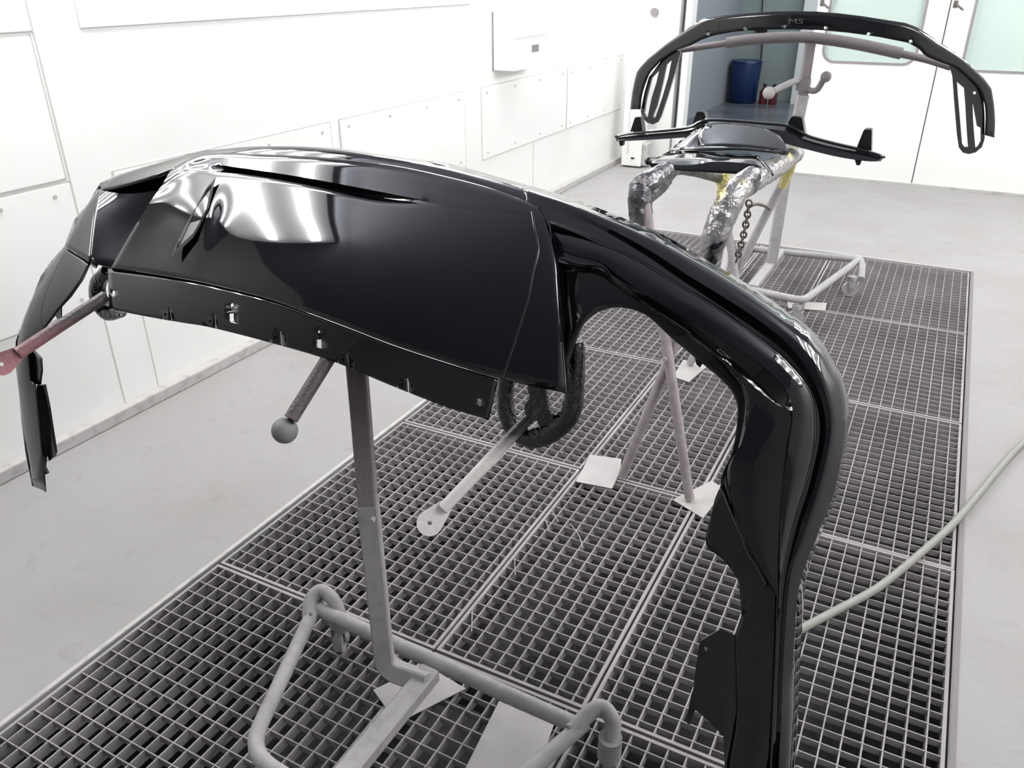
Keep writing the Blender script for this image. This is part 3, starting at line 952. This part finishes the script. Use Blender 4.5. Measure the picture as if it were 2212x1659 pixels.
top = rows_grid([RA, RB, RB2, RC, RC2], nu=7, nv=3)
low = rows_grid([RC2, RD, RE, RF], nu=7, nv=8, vs=True)
edge = rows_grid([[(p[0], p[1] - 4, -2) for p in RA], RA], nu=7, nv=2)
G = np.concatenate([edge[:-1], top[:-1], low])
rb = []
for s, col in ((0, 0), (1, -1)):
    pass
# rolled skirts closing the pod to the fascia at left and right
nl = gn(G[:, 0]); nr = gn(G[:, -1])
ol = G[:, 0] - G[:, 1]; ol /= np.linalg.norm(ol, axis=1, keepdims=True)
orr = G[:, -1] - G[:, -2]; orr /= np.linalg.norm(orr, axis=1, keepdims=True)
Ls = [G[:, 0] + ol * a_ - nl * b_ for a_, b_ in ((.0050, .062), (.0050, .020), (.0046, .007), (.0026, .0022))]
Rs = [G[:, -1] + orr * a_ - nr * b_ for a_, b_ in ((.0026, .0022), (.0046, .007), (.0050, .016), (.0050, .030))]
G = np.concatenate([np.stack(Ls, 1), G, np.stack(Rs, 1)], 1)
cp = fascia('centre_panel', G, ang=50)
# raised right rib and left scoop details
rb = [(1149, 458, 16), (1156, 500, 16), (1163, 540, 15), (1152, 590, 14), (1140, 650, 14), (1112, 740, 13), (1086, 818, 12)]
rib = bmesh.new()
tube(rib, [hit([p[0], p[1]], p[2] / 1000) for p in smooth_path(rb, 5)], .0022, seg=8)
obj('crease_rib', rib, GLOSS, bump, smooth=60)
fin = [(1163, 447, 6), (1186, 490, 8), (1196, 560, 8), (1196, 620, 8), (1203, 690, 7), (1211, 738, 4), (1216, 735, 3), (1211, 680, 3), (1203, 600, 3), (1196, 520, 3), (1188, 478, 3)]
obj('edge_fin', poly_prism([hit([p[0], p[1]], .010) for p in fin], tuple(-gn(hit([1195, 600]))*.012)), GLOSS, bump)
# dark leaf shaped scoop on the left of the panel
sc_ = [(466, 382), (459, 415), (451, 450), (431, 490), (417, 514), (371, 556), (376, 538), (400, 487), (427, 440), (448, 402)]
ring = [np.array(hit([x, y], .0335)) for x, y in sc_]
cen = np.mean(ring, axis=0)
nn = gn(cen)
bm = bmesh.new()
r0 = [bm.verts.new(p) for p in ring]
r1 = [bm.verts.new(cen + (p - cen) * .82 + nn * .002) for p in ring]
r2 = [bm.verts.new(cen + (p - cen) * .72 - nn * .002) for p in ring]
for A_, B_ in ((r0, r1), (r1, r2)):
    for i in range(len(A_)):
        j = (i + 1) % len(A_)
        bm.faces.new((A_[i], A_[j], B_[j], B_[i]))
bm.faces.new(r2)
bmesh.ops.recalc_face_normals(bm, faces=bm.faces)
obj('air_scoop', bm, BLACKP, bump)

# ---- mounting flange with holes and notches
FT = [(233, 580), (320, 591), (395, 603), (455, 615), (590, 650), (735, 703), (850, 747), (965, 785), (1076, 818)]
FM = [(234, 625), (325, 637), (395, 648), (455, 660), (590, 696), (728, 742), (838, 786), (958, 832), (1066, 862)]
FB = [(236, 668), (330, 686), (395, 697), (458, 708), (590, 742), (720, 781), (838, 830), (950, 874), (1055, 908)]
Gf = rows_grid([o_(FT, 9), o_(FM, 4), o_(FB, -2)], nu=8, nv=5)
fl = gridmesh(Gf)
bmesh.ops.recalc_face_normals(fl, faces=fl.faces)
if sum(f.normal.z for f in fl.faces) < 0:
    bmesh.ops.reverse_faces(fl, faces=fl.faces)
flo = obj('mounting_flange', fl, GLOSS, bump, smooth=40)
md = flo.modifiers.new('t', 'SOLIDIFY'); md.thickness = .003; md.offset = -1
cut = bmesh.new()


def cutter_px(pts, off=0.0):
    """prism through the flange, along its normal"""
    P = [np.array(hit([x, y], off)) for x, y in pts]
    n_ = gn(np.mean(P, axis=0))
    a = [cut.verts.new(p + n_ * .02) for p in P]
    b_ = [cut.verts.new(p - n_ * .02) for p in P]
    m_ = len(P)
    cut.faces.new(a); cut.faces.new(b_[::-1])
    for i in range(m_):
        j = (i + 1) % m_
        cut.faces.new((a[j], a[i], b_[i], b_[j]))


def circ(cx_, cy_, rx, ry, n=12):
    return [(cx_ + rx * cos(2 * pi * k / n), cy_ + ry * sin(2 * pi * k / n)) for k in range(n)]


cutter_px([(496, 678), (507, 677), (506, 694), (495, 694)])
cutter_px([(685, 734), (696, 734), (695, 752), (684, 751)])
cutter_px(circ(504, 661, 4, 4.5))
cutter_px(circ(691, 717, 3.5, 4))
cutter_px(circ(502, 672, 1.6, 1.6))
cutter_px(circ(1036, 868, 5, 7))
cutter_px(circ(247, 634, 4, 6))
tabs = [(357, 690, 10), (453, 705, 10), (594, 740, 12), (740, 788, 12), (868, 842, 12)]
for (x, y, w) in tabs:
    cutter_px([(x - w, y - 8), (x - w + 2, y - 8), (x - w + 2, y + 14), (x - w, y + 14)])
    cutter_px([(x + w, y - 24), (x + w + 2.5, y - 24), (x + w + 2.5, y + 20), (x + w, y + 20)])
bmesh.ops.recalc_face_normals(cut, faces=cut.faces)
cme = bpy.data.meshes.new('cutter'); cut.to_mesh(cme); cut.free()
cuo = bpy.data.objects.new('cutter', cme); COL.objects.link(cuo)
cuo.parent = None
md = flo.modifiers.new('b', 'BOOLEAN'); md.object = cuo; md.operation = 'DIFFERENCE'; md.solver = 'EXACT'
bpy.context.view_layer.update()
dg = bpy.context.evaluated_depsgraph_get()
nm = bpy.data.meshes.new_from_object(flo.evaluated_get(dg))
flo.modifiers.clear()
flo.data = nm
bpy.data.objects.remove(cuo)
for (x, y, w) in tabs:
    c = hit([x, y - 12], .006); n_ = Vector(gn(c))
    px = [(x - 7, y - 22), (x + 7, y - 18), (x + 6, y - 2), (x - 8, y - 6)]
    hole = [(x - 2, y - 14), (x + 3, y - 13), (x + 3, y - 8), (x - 2, y - 9)]
    obj('clip_seat', holed_prism([hit(list(p), .007) for p in px], [[hit(list(p), .007) for p in hole]], -n_ * .006), SATIN, flo)
obj('grommet', holed_prism(circ_px(691, 714, 11, .0065, 20, 13), [circ_px(691, 715, 5, .0065, 12, 6)], (0, 0, -.004)), GLOSS, flo)

# ================================================================== TRESTLES
def leg(parent, name, p, q, r=.0165, m=PINKT):
    return obj(name, tubem([p, q], r, seg=18), m, parent, smooth=50)


tr = thing('folding_trestle', 'folding trestle of crossed pale tubes with foil wrapped tops behind the big bumper', 'trestle', (-.66, 2.8, 0))
yA, yB = 2.32, 3.33
a0, a1 = uy(1345, 1018, yA), uy(1590, 418, yA)
a0[2] = .012
b0_, b1_ = uy(1490, 1076, yA - .03), uy(1385, 385, yA - .03)
b0_[2] = .012
leg(tr, 'leg', a0, a1); leg(tr, 'leg', b0_, b1_)
c1_, d1_ = uy(1556, 385, yB - .03), uy(1728, 320, yB)
c0_ = uy(1585, 578, yB - .03); c0_ = c0_ + (c0_ - c1_) * ((c0_[2] - .012) / (c1_[2] - c0_[2]))
d0_ = uy(1490, 790, yB); d0_[2] = .012
leg(tr, 'leg', c0_, c1_, m=DUSTL); leg(tr, 'leg', d0_, d1_, m=DUSTL)
for (px, py, yy) in ((1436, 776, yA - .05), (1586, 580, yB - .05)):
    q = uy(px, py, yy)
    bm = bmesh.new(); cyl(bm, (q[0], q[1] - .004, q[2]), (q[0], q[1] + .06, q[2]), .0065, 10)
    obj('bolt', bm, DUSTL, tr, smooth=40)


def wrap(name, P, r, m, jit=.06, seg=20, n=9):
    P = smooth_path(P, n)
    return obj(name, tubem(P, r, seg=seg, jitter=jit), m, tr, smooth=22)


# foil wrapped top rails
wrap('foil_wrap', [uy(1388, 520, 2.30), uy(1384, 460, 2.30), uy(1384, 405, 2.30), uy(1408, 388, 2.34), uy(1440, 368, 2.45)], [.028, .036, .034, .03, .026], FOILD)
wrap('foil_wrap', [uy(1395, 430, 2.34), uy(1425, 398, 2.5), uy(1465, 360, 2.75), (c1_[0], c1_[1], c1_[2] + .0)], [.02, .03, .028, .02], FOILD)
wrap('foil_wrap', [uy(1527, 578, 2.27), uy(1540, 525, 2.28), uy(1562, 465, 2.30), uy(1590, 415, 2.33), uy(1625, 378, 2.45)], [.020, .036, .040, .036, .028], FOIL)
wrap('foil_wrap', [uy(1600, 410, 2.36), uy(1645, 380, 2.6), uy(1690, 352, 2.95), uy(1720, 332, 3.33)], [.03, .034, .034, .03], FOIL)
wrap('tape_wrap', [uy(1560, 375, 3.28), uy(1562, 400, 3.28), uy(1556, 425, 3.28)], [.03, .024, .014], YTAPE, .1)
wrap('tape_wrap', [uy(1532, 562, 2.27), uy(1533, 575, 2.27), uy(1538, 588, 2.27)], [.02, .018, .012], YTAPE, .1)
wrap('tape_wrap', [uy(1700, 330, 3.2), uy(1705, 360, 3.25), uy(1690, 405, 3.27)], [.022, .024, .014], YTAPE, .08)


def chain(label, P, lr, name='chain', group=None):
    t_ = thing(name, label, 'chain', tuple(P[0]))
    P = smooth_path(P, 12)
    L = [0]
    for i in range(1, len(P)): L.append(L[-1] + np.linalg.norm(P[i] - P[i - 1]))
    step = lr * 2.4
    k, s = 0, 0
    while s < L[-1]:
        c = Vector([np.interp(s, L, [p[j] for p in P]) for j in range(3)])
        c2_ = Vector([np.interp(min(s + .01, L[-1]), L, [p[j] for p in P]) for j in range(3)])
        dv = (c2_ - c).normalized() if (c2_ - c).length > 1e-6 else Vector((0, 0, -1))
        sd_ = dv.cross(Vector((0, 1, 0))).normalized()
        if k % 2: sd_ = dv.cross(sd_).normalized()
        loop = [c + dv * lr * 1.6 * cos(2 * pi * j / 14) + sd_ * lr * .95 * sin(2 * pi * j / 14) for j in range(15)]
        bm = bmesh.new()
        tube(bm, loop, lr * .33, seg=7, caps=False)
        obj('link', bm, CHAIN, t_, smooth=60)
        k += 1; s += step
    return t_


chain('dark steel chain hanging from the leg of the trestle near the foil wrap', [uy(1618, 440, 3.0), uy(1612, 480, 3.05), uy(1603, 520, 3.1), uy(1592, 560, 3.15)], .0115)
chain('steel chain hanging behind the crossing of the near trestle legs', [uy(1440, 715, 2.42), uy(1453, 745, 2.42), uy(1455, 785, 2.42)], .0105)
bm = bmesh.new()
tube(bm, smooth_path([uy(1622, 445, 3.05), uy(1636, 441, 3.1), uy(1655, 446, 3.2), uy(1663, 452, 3.3)], 6), .006, seg=8)
obj('latch_hook', bm, CHAIN, tr, smooth=60)

# ================================================================== FAR STAND
fs = thing('wheeled_stand', 'pale wheeled stand with a tall post and crossbar holding the black grille frame', 'stand', (-.7, 4.5, 0))
zt = .14
fr_ = uz(1855, 561, zt); fl_ = uz(1590, 534, zt)
obj('rear_tube', tubem([fl_, fr_], .019, seg=18), DUSTL, fs, smooth=50)
sp = fillet([uz(1570, 540, zt), uz(1560, 600, zt), uz(1600, 622, zt), uz(1735, 650, zt), uz(1858, 560, zt)], .06, 6)
obj('side_tube', tubem(sp, .019, seg=18), DUSTL, fs, smooth=50)
hp = [uz(1835, 577, zt), uz(1856, 562, .15), uz(1862, 575, .14), uz(1860, 603, .10)]
obj('caster_arm', tubem(smooth_path(hp, 6), .0185, seg=16), DUSTL, fs, smooth=50)
cq = uz(1833, 643, 0); caster(fs, (hp[-1][0] - .045, hp[-1][1] - .01, 0), .042, DUSTL, 1.95)
q = uz(1738, 655, .12)
obj('caster_stem', tubem([(q[0] - .01, q[1], .14), (q[0] - .01, q[1], .09)], .014, seg=14), DUSTL, fs, smooth=50)
caster(fs, (q[0] - .03, q[1] - .02, 0), .042, DUSTL, 1.95)
pb = np.array([-.722, 4.52, .145])
obj('centre_bar', tubem([pb + np.array([0, .25, 0]), uz(1625, 622, .14)], .024, square=True, flat=.7), DUSTL, fs)
pm = uy(1725, 250, 4.5)
obj('lower_post', tubem([pb, uy(1697, 380, 4.5), uy(1735, 205, 4.5)], .026, square=True, twist=.4), DUSTL, fs, smooth=20)
obj('upper_post', tubem([uy(1733, 215, 4.5), uy(1740, 165, 4.5), uy(1751, 92, 4.5)], .022, square=True, twist=.4), FARPOST, fs, smooth=20)
bm = bmesh.new()
tube(bm, [uy(1733, 195, 4.5), uy(1737, 170, 4.5)], .036, seg=16)
obj('clamp_collar', bm, FARPOST, fs, smooth=50)
o = obj('support_rod', tubem(smooth_path([uy(1735, 172, 4.5), uy(1710, 178, 4.45), uy(1672, 196, 4.4)], 5), .016, seg=12), DUSTL, fs, smooth=50)
obj('ball_end', ballm(uy(1661, 201, 4.38), .030, 24), PLATE, o, smooth=60)
o = obj('support_rod', tubem(fillet([uy(1738, 193, 4.5), uy(1764, 198, 4.45), uy(1780, 170, 4.42)], .03), .015, seg=12), FARPOST, fs, smooth=50)
obj('ball_end', ballm(uy(1784, 166, 4.41), .026, 24), FARPOST, o, smooth=60)
obj('crossbar', tubem(smooth_path([uy(x, y, 4.5) for x, y in ((1570, 93), (1620, 86), (1700, 81), (1760, 82), (1850, 95), (1948, 116))], 5), .0265, seg=16), FARPOST, fs, smooth=50)
obj('crossbar_extension', tubem(smooth_path([uy(x, y, 4.5) for x, y in ((1462, 109), (1510, 102), (1580, 92))], 5), .016, seg=14), FARPOST, fs, smooth=50)
obj('crossbar_extension', tubem(smooth_path([uy(x, y, 4.5) for x, y in ((1940, 115), (2000, 128), (2055, 145))], 5), .017, seg=14), FARPOST, fs, smooth=50)


# ================================================================== GRILLE FRAME on the far stand
def fy(x, y, dy=0.0):
    p = uy(x, y, 4.3)
    Y = 4.22 + .16 * ((p[0] + .68) / .85) ** 2 + dy
    return tuple(uy(x, y, Y))


gr = thing('grille_frame', 'thin glossy black front bumper frame with slotted ends hung on the far stand', 'bumper frame', (-.68, 4.3, .9))
outer = [(1363, 236), (1366, 205), (1372, 172), (1378, 152), (1400, 128), (1440, 95), (1477, 68), (1519, 40), (1560, 34), (1613, 29), (1670, 25), (1712, 24), (1760, 25), (1810, 29), (1860, 35), (1910, 43), (1955, 50), (1982, 60), (2020, 86), (2060, 112), (2090, 136), (2125, 170), (2141, 192), (2147, 230), (2149, 265), (2147, 297)]
inner = [(2128, 292), (2130, 250), (2128, 225), (2116, 192), (2095, 170), (2067, 146), (2030, 134), (1998, 121), (1985, 105), (1960, 92), (1900, 80), (1836, 71), (1775, 65), (1712, 63), (1650, 64), (1589, 68), (1540, 77), (1510, 88), (1495, 97), (1461, 108), (1430, 128), (1402, 158), (1390, 190), (1385, 210), (1383, 236)]
def resample(P, n):
    P = np.array(P, float)
    L = np.concatenate([[0], np.cumsum(np.linalg.norm(np.diff(P, axis=0), axis=1))])
    t = np.linspace(0, L[-1], n)
    return np.stack([np.interp(t, L, P[:, 0]), np.interp(t, L, P[:, 1])], 1)


ro, ri = resample(outer, 90), resample(inner[::-1], 90)
bg = np.array([[fy(*(ro[i] * (1 - k / 4) + ri[i] * k / 4)) for i in range(90)] for k in range(5)])
bo_ = obj('band', gridmesh(bg), GLOSS, gr, smooth=40)
md = bo_.modifiers.new('t', 'SOLIDIFY'); md.thickness = .010; md.offset = 0
bm = bmesh.new()
for x, y in ((1529, 73), (1609, 61), (1695, 57), (1783, 60), (1876, 73), (1967, 89)):
    q = np.array(fy(x, y))
    cyl(bm, q - ray(x, y) * .03, q + ray(x, y) * .03, .0065, 10)
cme = bpy.data.meshes.new('cutter'); bm.to_mesh(cme); bm.free()
cuo = bpy.data.objects.new('cutter', cme); COL.objects.link(cuo)
md = bo_.modifiers.new('b', 'BOOLEAN'); md.object = cuo; md.operation = 'DIFFERENCE'; md.solver = 'EXACT'
bpy.context.view_layer.update()
nm = bpy.data.meshes.new_from_object(bo_.evaluated_get(bpy.context.evaluated_depsgraph_get()))
bo_.modifiers.clear(); bo_.data = nm
bpy.data.objects.remove(cuo)
strip = np.array([[fy(*p) for p in outer], [tuple(np.array(fy(*p)) + np.array([0, .03, -.0])) for p in outer], [tuple(np.array(fy(*p)) + np.array([0, .11, -.012])) for p in outer]])
bm = gridmesh(strip)
o = obj('top_lip', bm, GLOSS, gr, smooth=40)
md = o.modifiers.new('t', 'SOLIDIFY'); md.thickness = .004
# left slotted end
lo_ = [(1461, 108), (1448, 112), (1430, 128), (1409, 158), (1402, 166), (1392, 200), (1384, 240), (1387, 254), (1398, 265), (1410, 269), (1421, 264), (1428, 250), (1443, 205), (1455, 165), (1466, 128), (1470, 112)]
h1 = [(1424, 151), (1408, 168), (1396, 215), (1391, 245), (1396, 254), (1399, 252), (1408, 210), (1418, 178)]
h2 = [(1451, 129), (1440, 139), (1430, 185), (1420, 225), (1410, 250), (1412, 258), (1417, 250), (1430, 212), (1443, 168)]
obj('slotted_end', holed_prism([fy(*p, .02) for p in lo_], [[fy(*p, .02) for p in h] for h in (h1, h2)], (0, .02, 0)), SATIN, gr)
ro_ = [(2050, 140), (2057, 165), (2061, 220), (2067, 290), (2071, 318), (2080, 330), (2093, 333), (2108, 329), (2121, 318), (2127, 300), (2127, 250), (2124, 210), (2112, 185), (2090, 160), (2068, 145)]
h1 = [(2067, 177), (2082, 190), (2085, 225), (2088, 280), (2091, 318), (2083, 318), (2078, 310), (2073, 250), (2069, 205)]
h2 = [(2101, 222), (2106, 250), (2110, 272), (2118, 276), (2118, 305), (2112, 316), (2107, 320), (2105, 300), (2102, 260)]
h3 = circ(2105, 201, 3.2, 3.6, 8)
obj('slotted_end', holed_prism([fy(*p, .02) for p in ro_], [[fy(*p, .02) for p in h] for h in (h1, h2, h3)], (0, .02, 0)), SATIN, gr)
# small worn emblem letters
cu = bpy.data.curves.new('emblem', 'FONT'); cu.body = 'MS'; cu.size = .05; cu.extrude = .001; cu.align_x = 'CENTER'
eo = bpy.data.objects.new('emblem_tmp', cu); COL.objects.link(eo)
bpy.context.view_layer.update()
em = bpy.data.meshes.new_from_object(eo.evaluated_get(bpy.context.evaluated_depsgraph_get()))
bpy.data.objects.remove(eo)
pe = fy(1718, 51, -.008)
em.transform(Matrix.Translation(pe) @ Matrix.Rotation(radians(90), 4, 'X') @ Matrix.Diagonal((1.15, .62, 1, 1)))
obj('emblem', em, mat('dull_emblem', (.05, .048, .045), .5), gr)


# ================================================================== PARTS LYING ON THE TRESTLE
def g3(rows, nu=4, nv=4, vs=False):
    A = np.array([cat([tuple(uy(p[0], p[1], p[2])) for p in r], nu) for r in rows])
    if vs: return cat(A, nv)
    B_ = []
    for i in range(len(A) - 1):
        for k in range(nv): B_.append(A[i] + (A[i + 1] - A[i]) * k / nv)
    B_.append(A[-1])
    return np.array(B_)


def shell(name, G, parent, m=GLOSS, th=.004, ang=35):
    bm = gridmesh(G); bmesh.ops.recalc_face_normals(bm, faces=bm.faces)
    o = obj(name, bm, m, parent, smooth=ang)
    md = o.modifiers.new('t', 'SOLIDIFY'); md.thickness = th; md.offset = 0
    return o


yr = 3.12
rl = thing('diffuser_rail', 'long narrow black rail with four upright fins lying across the trestle', 'car trim', (-.7, yr, 1.0))
T_ = [(1328, 294), (1360, 287), (1420, 282), (1472, 277), (1496, 271), (1520, 259), (1571, 259), (1646, 265), (1704, 271), (1746, 293), (1812, 311), (1860, 322), (1912, 338)]
B_ = [(1332, 304), (1362, 303), (1420, 300), (1478, 296), (1500, 294), (1520, 290), (1571, 290), (1646, 298), (1692, 308), (1737, 320), (1812, 338), (1873, 347), (1903, 347)]
Tm = [((a[0] + b[0]) / 2, (a[1] * .6 + b[1] * .4)) for a, b in zip(T_, B_)]
shell('rail', g3([[(x, y, yr + .07) for x, y in T_], [(x, y, yr) for x, y in Tm], [(x, y, yr - .02) for x, y in B_], [(x, y - 1, yr + .06) for x, y in B_]], 4, 3), rl, SATIN, .006)
shell('rail_edge', g3([[(x, y - 1, yr + .0) for x, y in T_], [(x, y + 3, yr - .012) for x, y in T_]], 4, 2), rl, GLOSS, .006)
for f_ in ([(1359, 290), (1371, 253), (1383, 253), (1388, 287)], [(1493, 275), (1505, 241), (1520, 242), (1526, 262)], [(1697, 275), (1710, 251), (1732, 253), (1738, 291)], [(1849, 322), (1866, 280), (1883, 280), (1882, 330)]):
    P = [Vector(uy(x, y, yr + .03)) for x, y in f_]
    bm = poly_prism(P, (.0, .045, 0))
    bmesh.ops.bevel(bm, geom=bm.edges[:], offset=.003, segments=2, affect='EDGES')
    obj('fin', bm, SATIN, rl)
for f_ in ([(1336, 302), (1339, 315), (1345, 315), (1348, 302)], [(1846, 344), (1850, 357), (1857, 357), (1862, 346)]):
    obj('clip', poly_prism([uy(x, y, yr) for x, y in f_], (0, .02, 0)), SATIN, rl)

cw = thing('black_cowl', 'curved glossy black cover with a folded left edge lying in the middle of the trestle', 'car trim', (-.65, 2.8, 1.0))
shell('cover', g3([[(1523, 269, 3.0), (1560, 266, 3.02), (1601, 268, 3.02), (1640, 275, 3.0), (1671, 287, 2.95), (1690, 300, 2.9)],
                   [(1508, 290, 2.88), (1555, 288, 2.9), (1605, 290, 2.9), (1650, 296, 2.9), (1682, 306, 2.86), (1698, 316, 2.82)],
                   [(1515, 318, 2.76), (1560, 316, 2.75), (1605, 318, 2.76), (1650, 322, 2.78), (1680, 326, 2.78), (1704, 330, 2.76)]], 5, 5, True), cw)
shell('folded_edge', g3([[(1523, 269, 3.0), (1481, 296, 2.9), (1454, 319, 2.8)], [(1538, 272, 2.97), (1500, 297, 2.85), (1470, 322, 2.74)], [(1516, 296, 2.9), (1512, 308, 2.82), (1511, 322, 2.74)]], 6, 3), cw)
shell('front_lip', g3([[(1448, 322, 2.76), (1511, 318, 2.74), (1595, 318, 2.74), (1660, 324, 2.76), (1704, 331, 2.76)], [(1448, 328, 2.74), (1511, 325, 2.72), (1595, 323, 2.72), (1662, 329, 2.74), (1700, 336, 2.76)]], 5, 2), cw)

lp_ = thing('black_lip_spoiler', 'glossy black lip piece lying lowest at the near end of the trestle', 'car trim', (-.6, 2.5, 1.0))
shell('lip', g3([[(1445, 328, 2.72), (1511, 328, 2.72), (1560, 331, 2.72), (1619, 334, 2.72), (1636, 338, 2.7)],
                 [(1412, 345, 2.55), (1480, 346, 2.58), (1550, 343, 2.6), (1620, 345, 2.6), (1645, 352, 2.6)],
                 [(1399, 352, 2.5), (1480, 358, 2.53), (1550, 350, 2.55), (1626, 356, 2.55), (1655, 366, 2.56)],
                 [(1410, 364, 2.5), (1481, 369, 2.52), (1541, 373, 2.53), (1625, 378, 2.54), (1661, 384, 2.55)]], 6, 4), lp_)
obj('end_bolt', ballm(uy(1400, 348, 2.5), .012, 12), SATIN, lp_, smooth=50)
shell('end_rib', g3([[(1632, 338, 2.68), (1650, 356, 2.6), (1668, 380, 2.54)], [(1638, 337, 2.68), (1657, 356, 2.6), (1672, 377, 2.54)]], 5, 2), lp_)

# ================================================================== HOSE AND WIRE
hp = [(1604, 1441), (1640, 1415), (1720, 1365), (1800, 1322), (1900, 1267), (2000, 1185), (2060, 1130), (2110, 1072), (2165, 1005), (2212, 955), (2300, 880)]
P = [uz(x, y, .0125) for x, y in hp]
obj('air_hose', tubem(smooth_path(P, 8), .0118, seg=14), HOSE, label='pale grey rubber hose running across the gratings to the right edge', cat='hose', smooth=60)
P = [uz(x, y, .006) for x, y in ((1231, 1132), (1243, 1145), (1253, 1163), (1259, 1184))]
obj('wire_scrap', tubem(smooth_path(P, 6), .0016, seg=7), PLATE, label='thin curved pale wire lying on the middle grating', cat='wire', smooth=60)
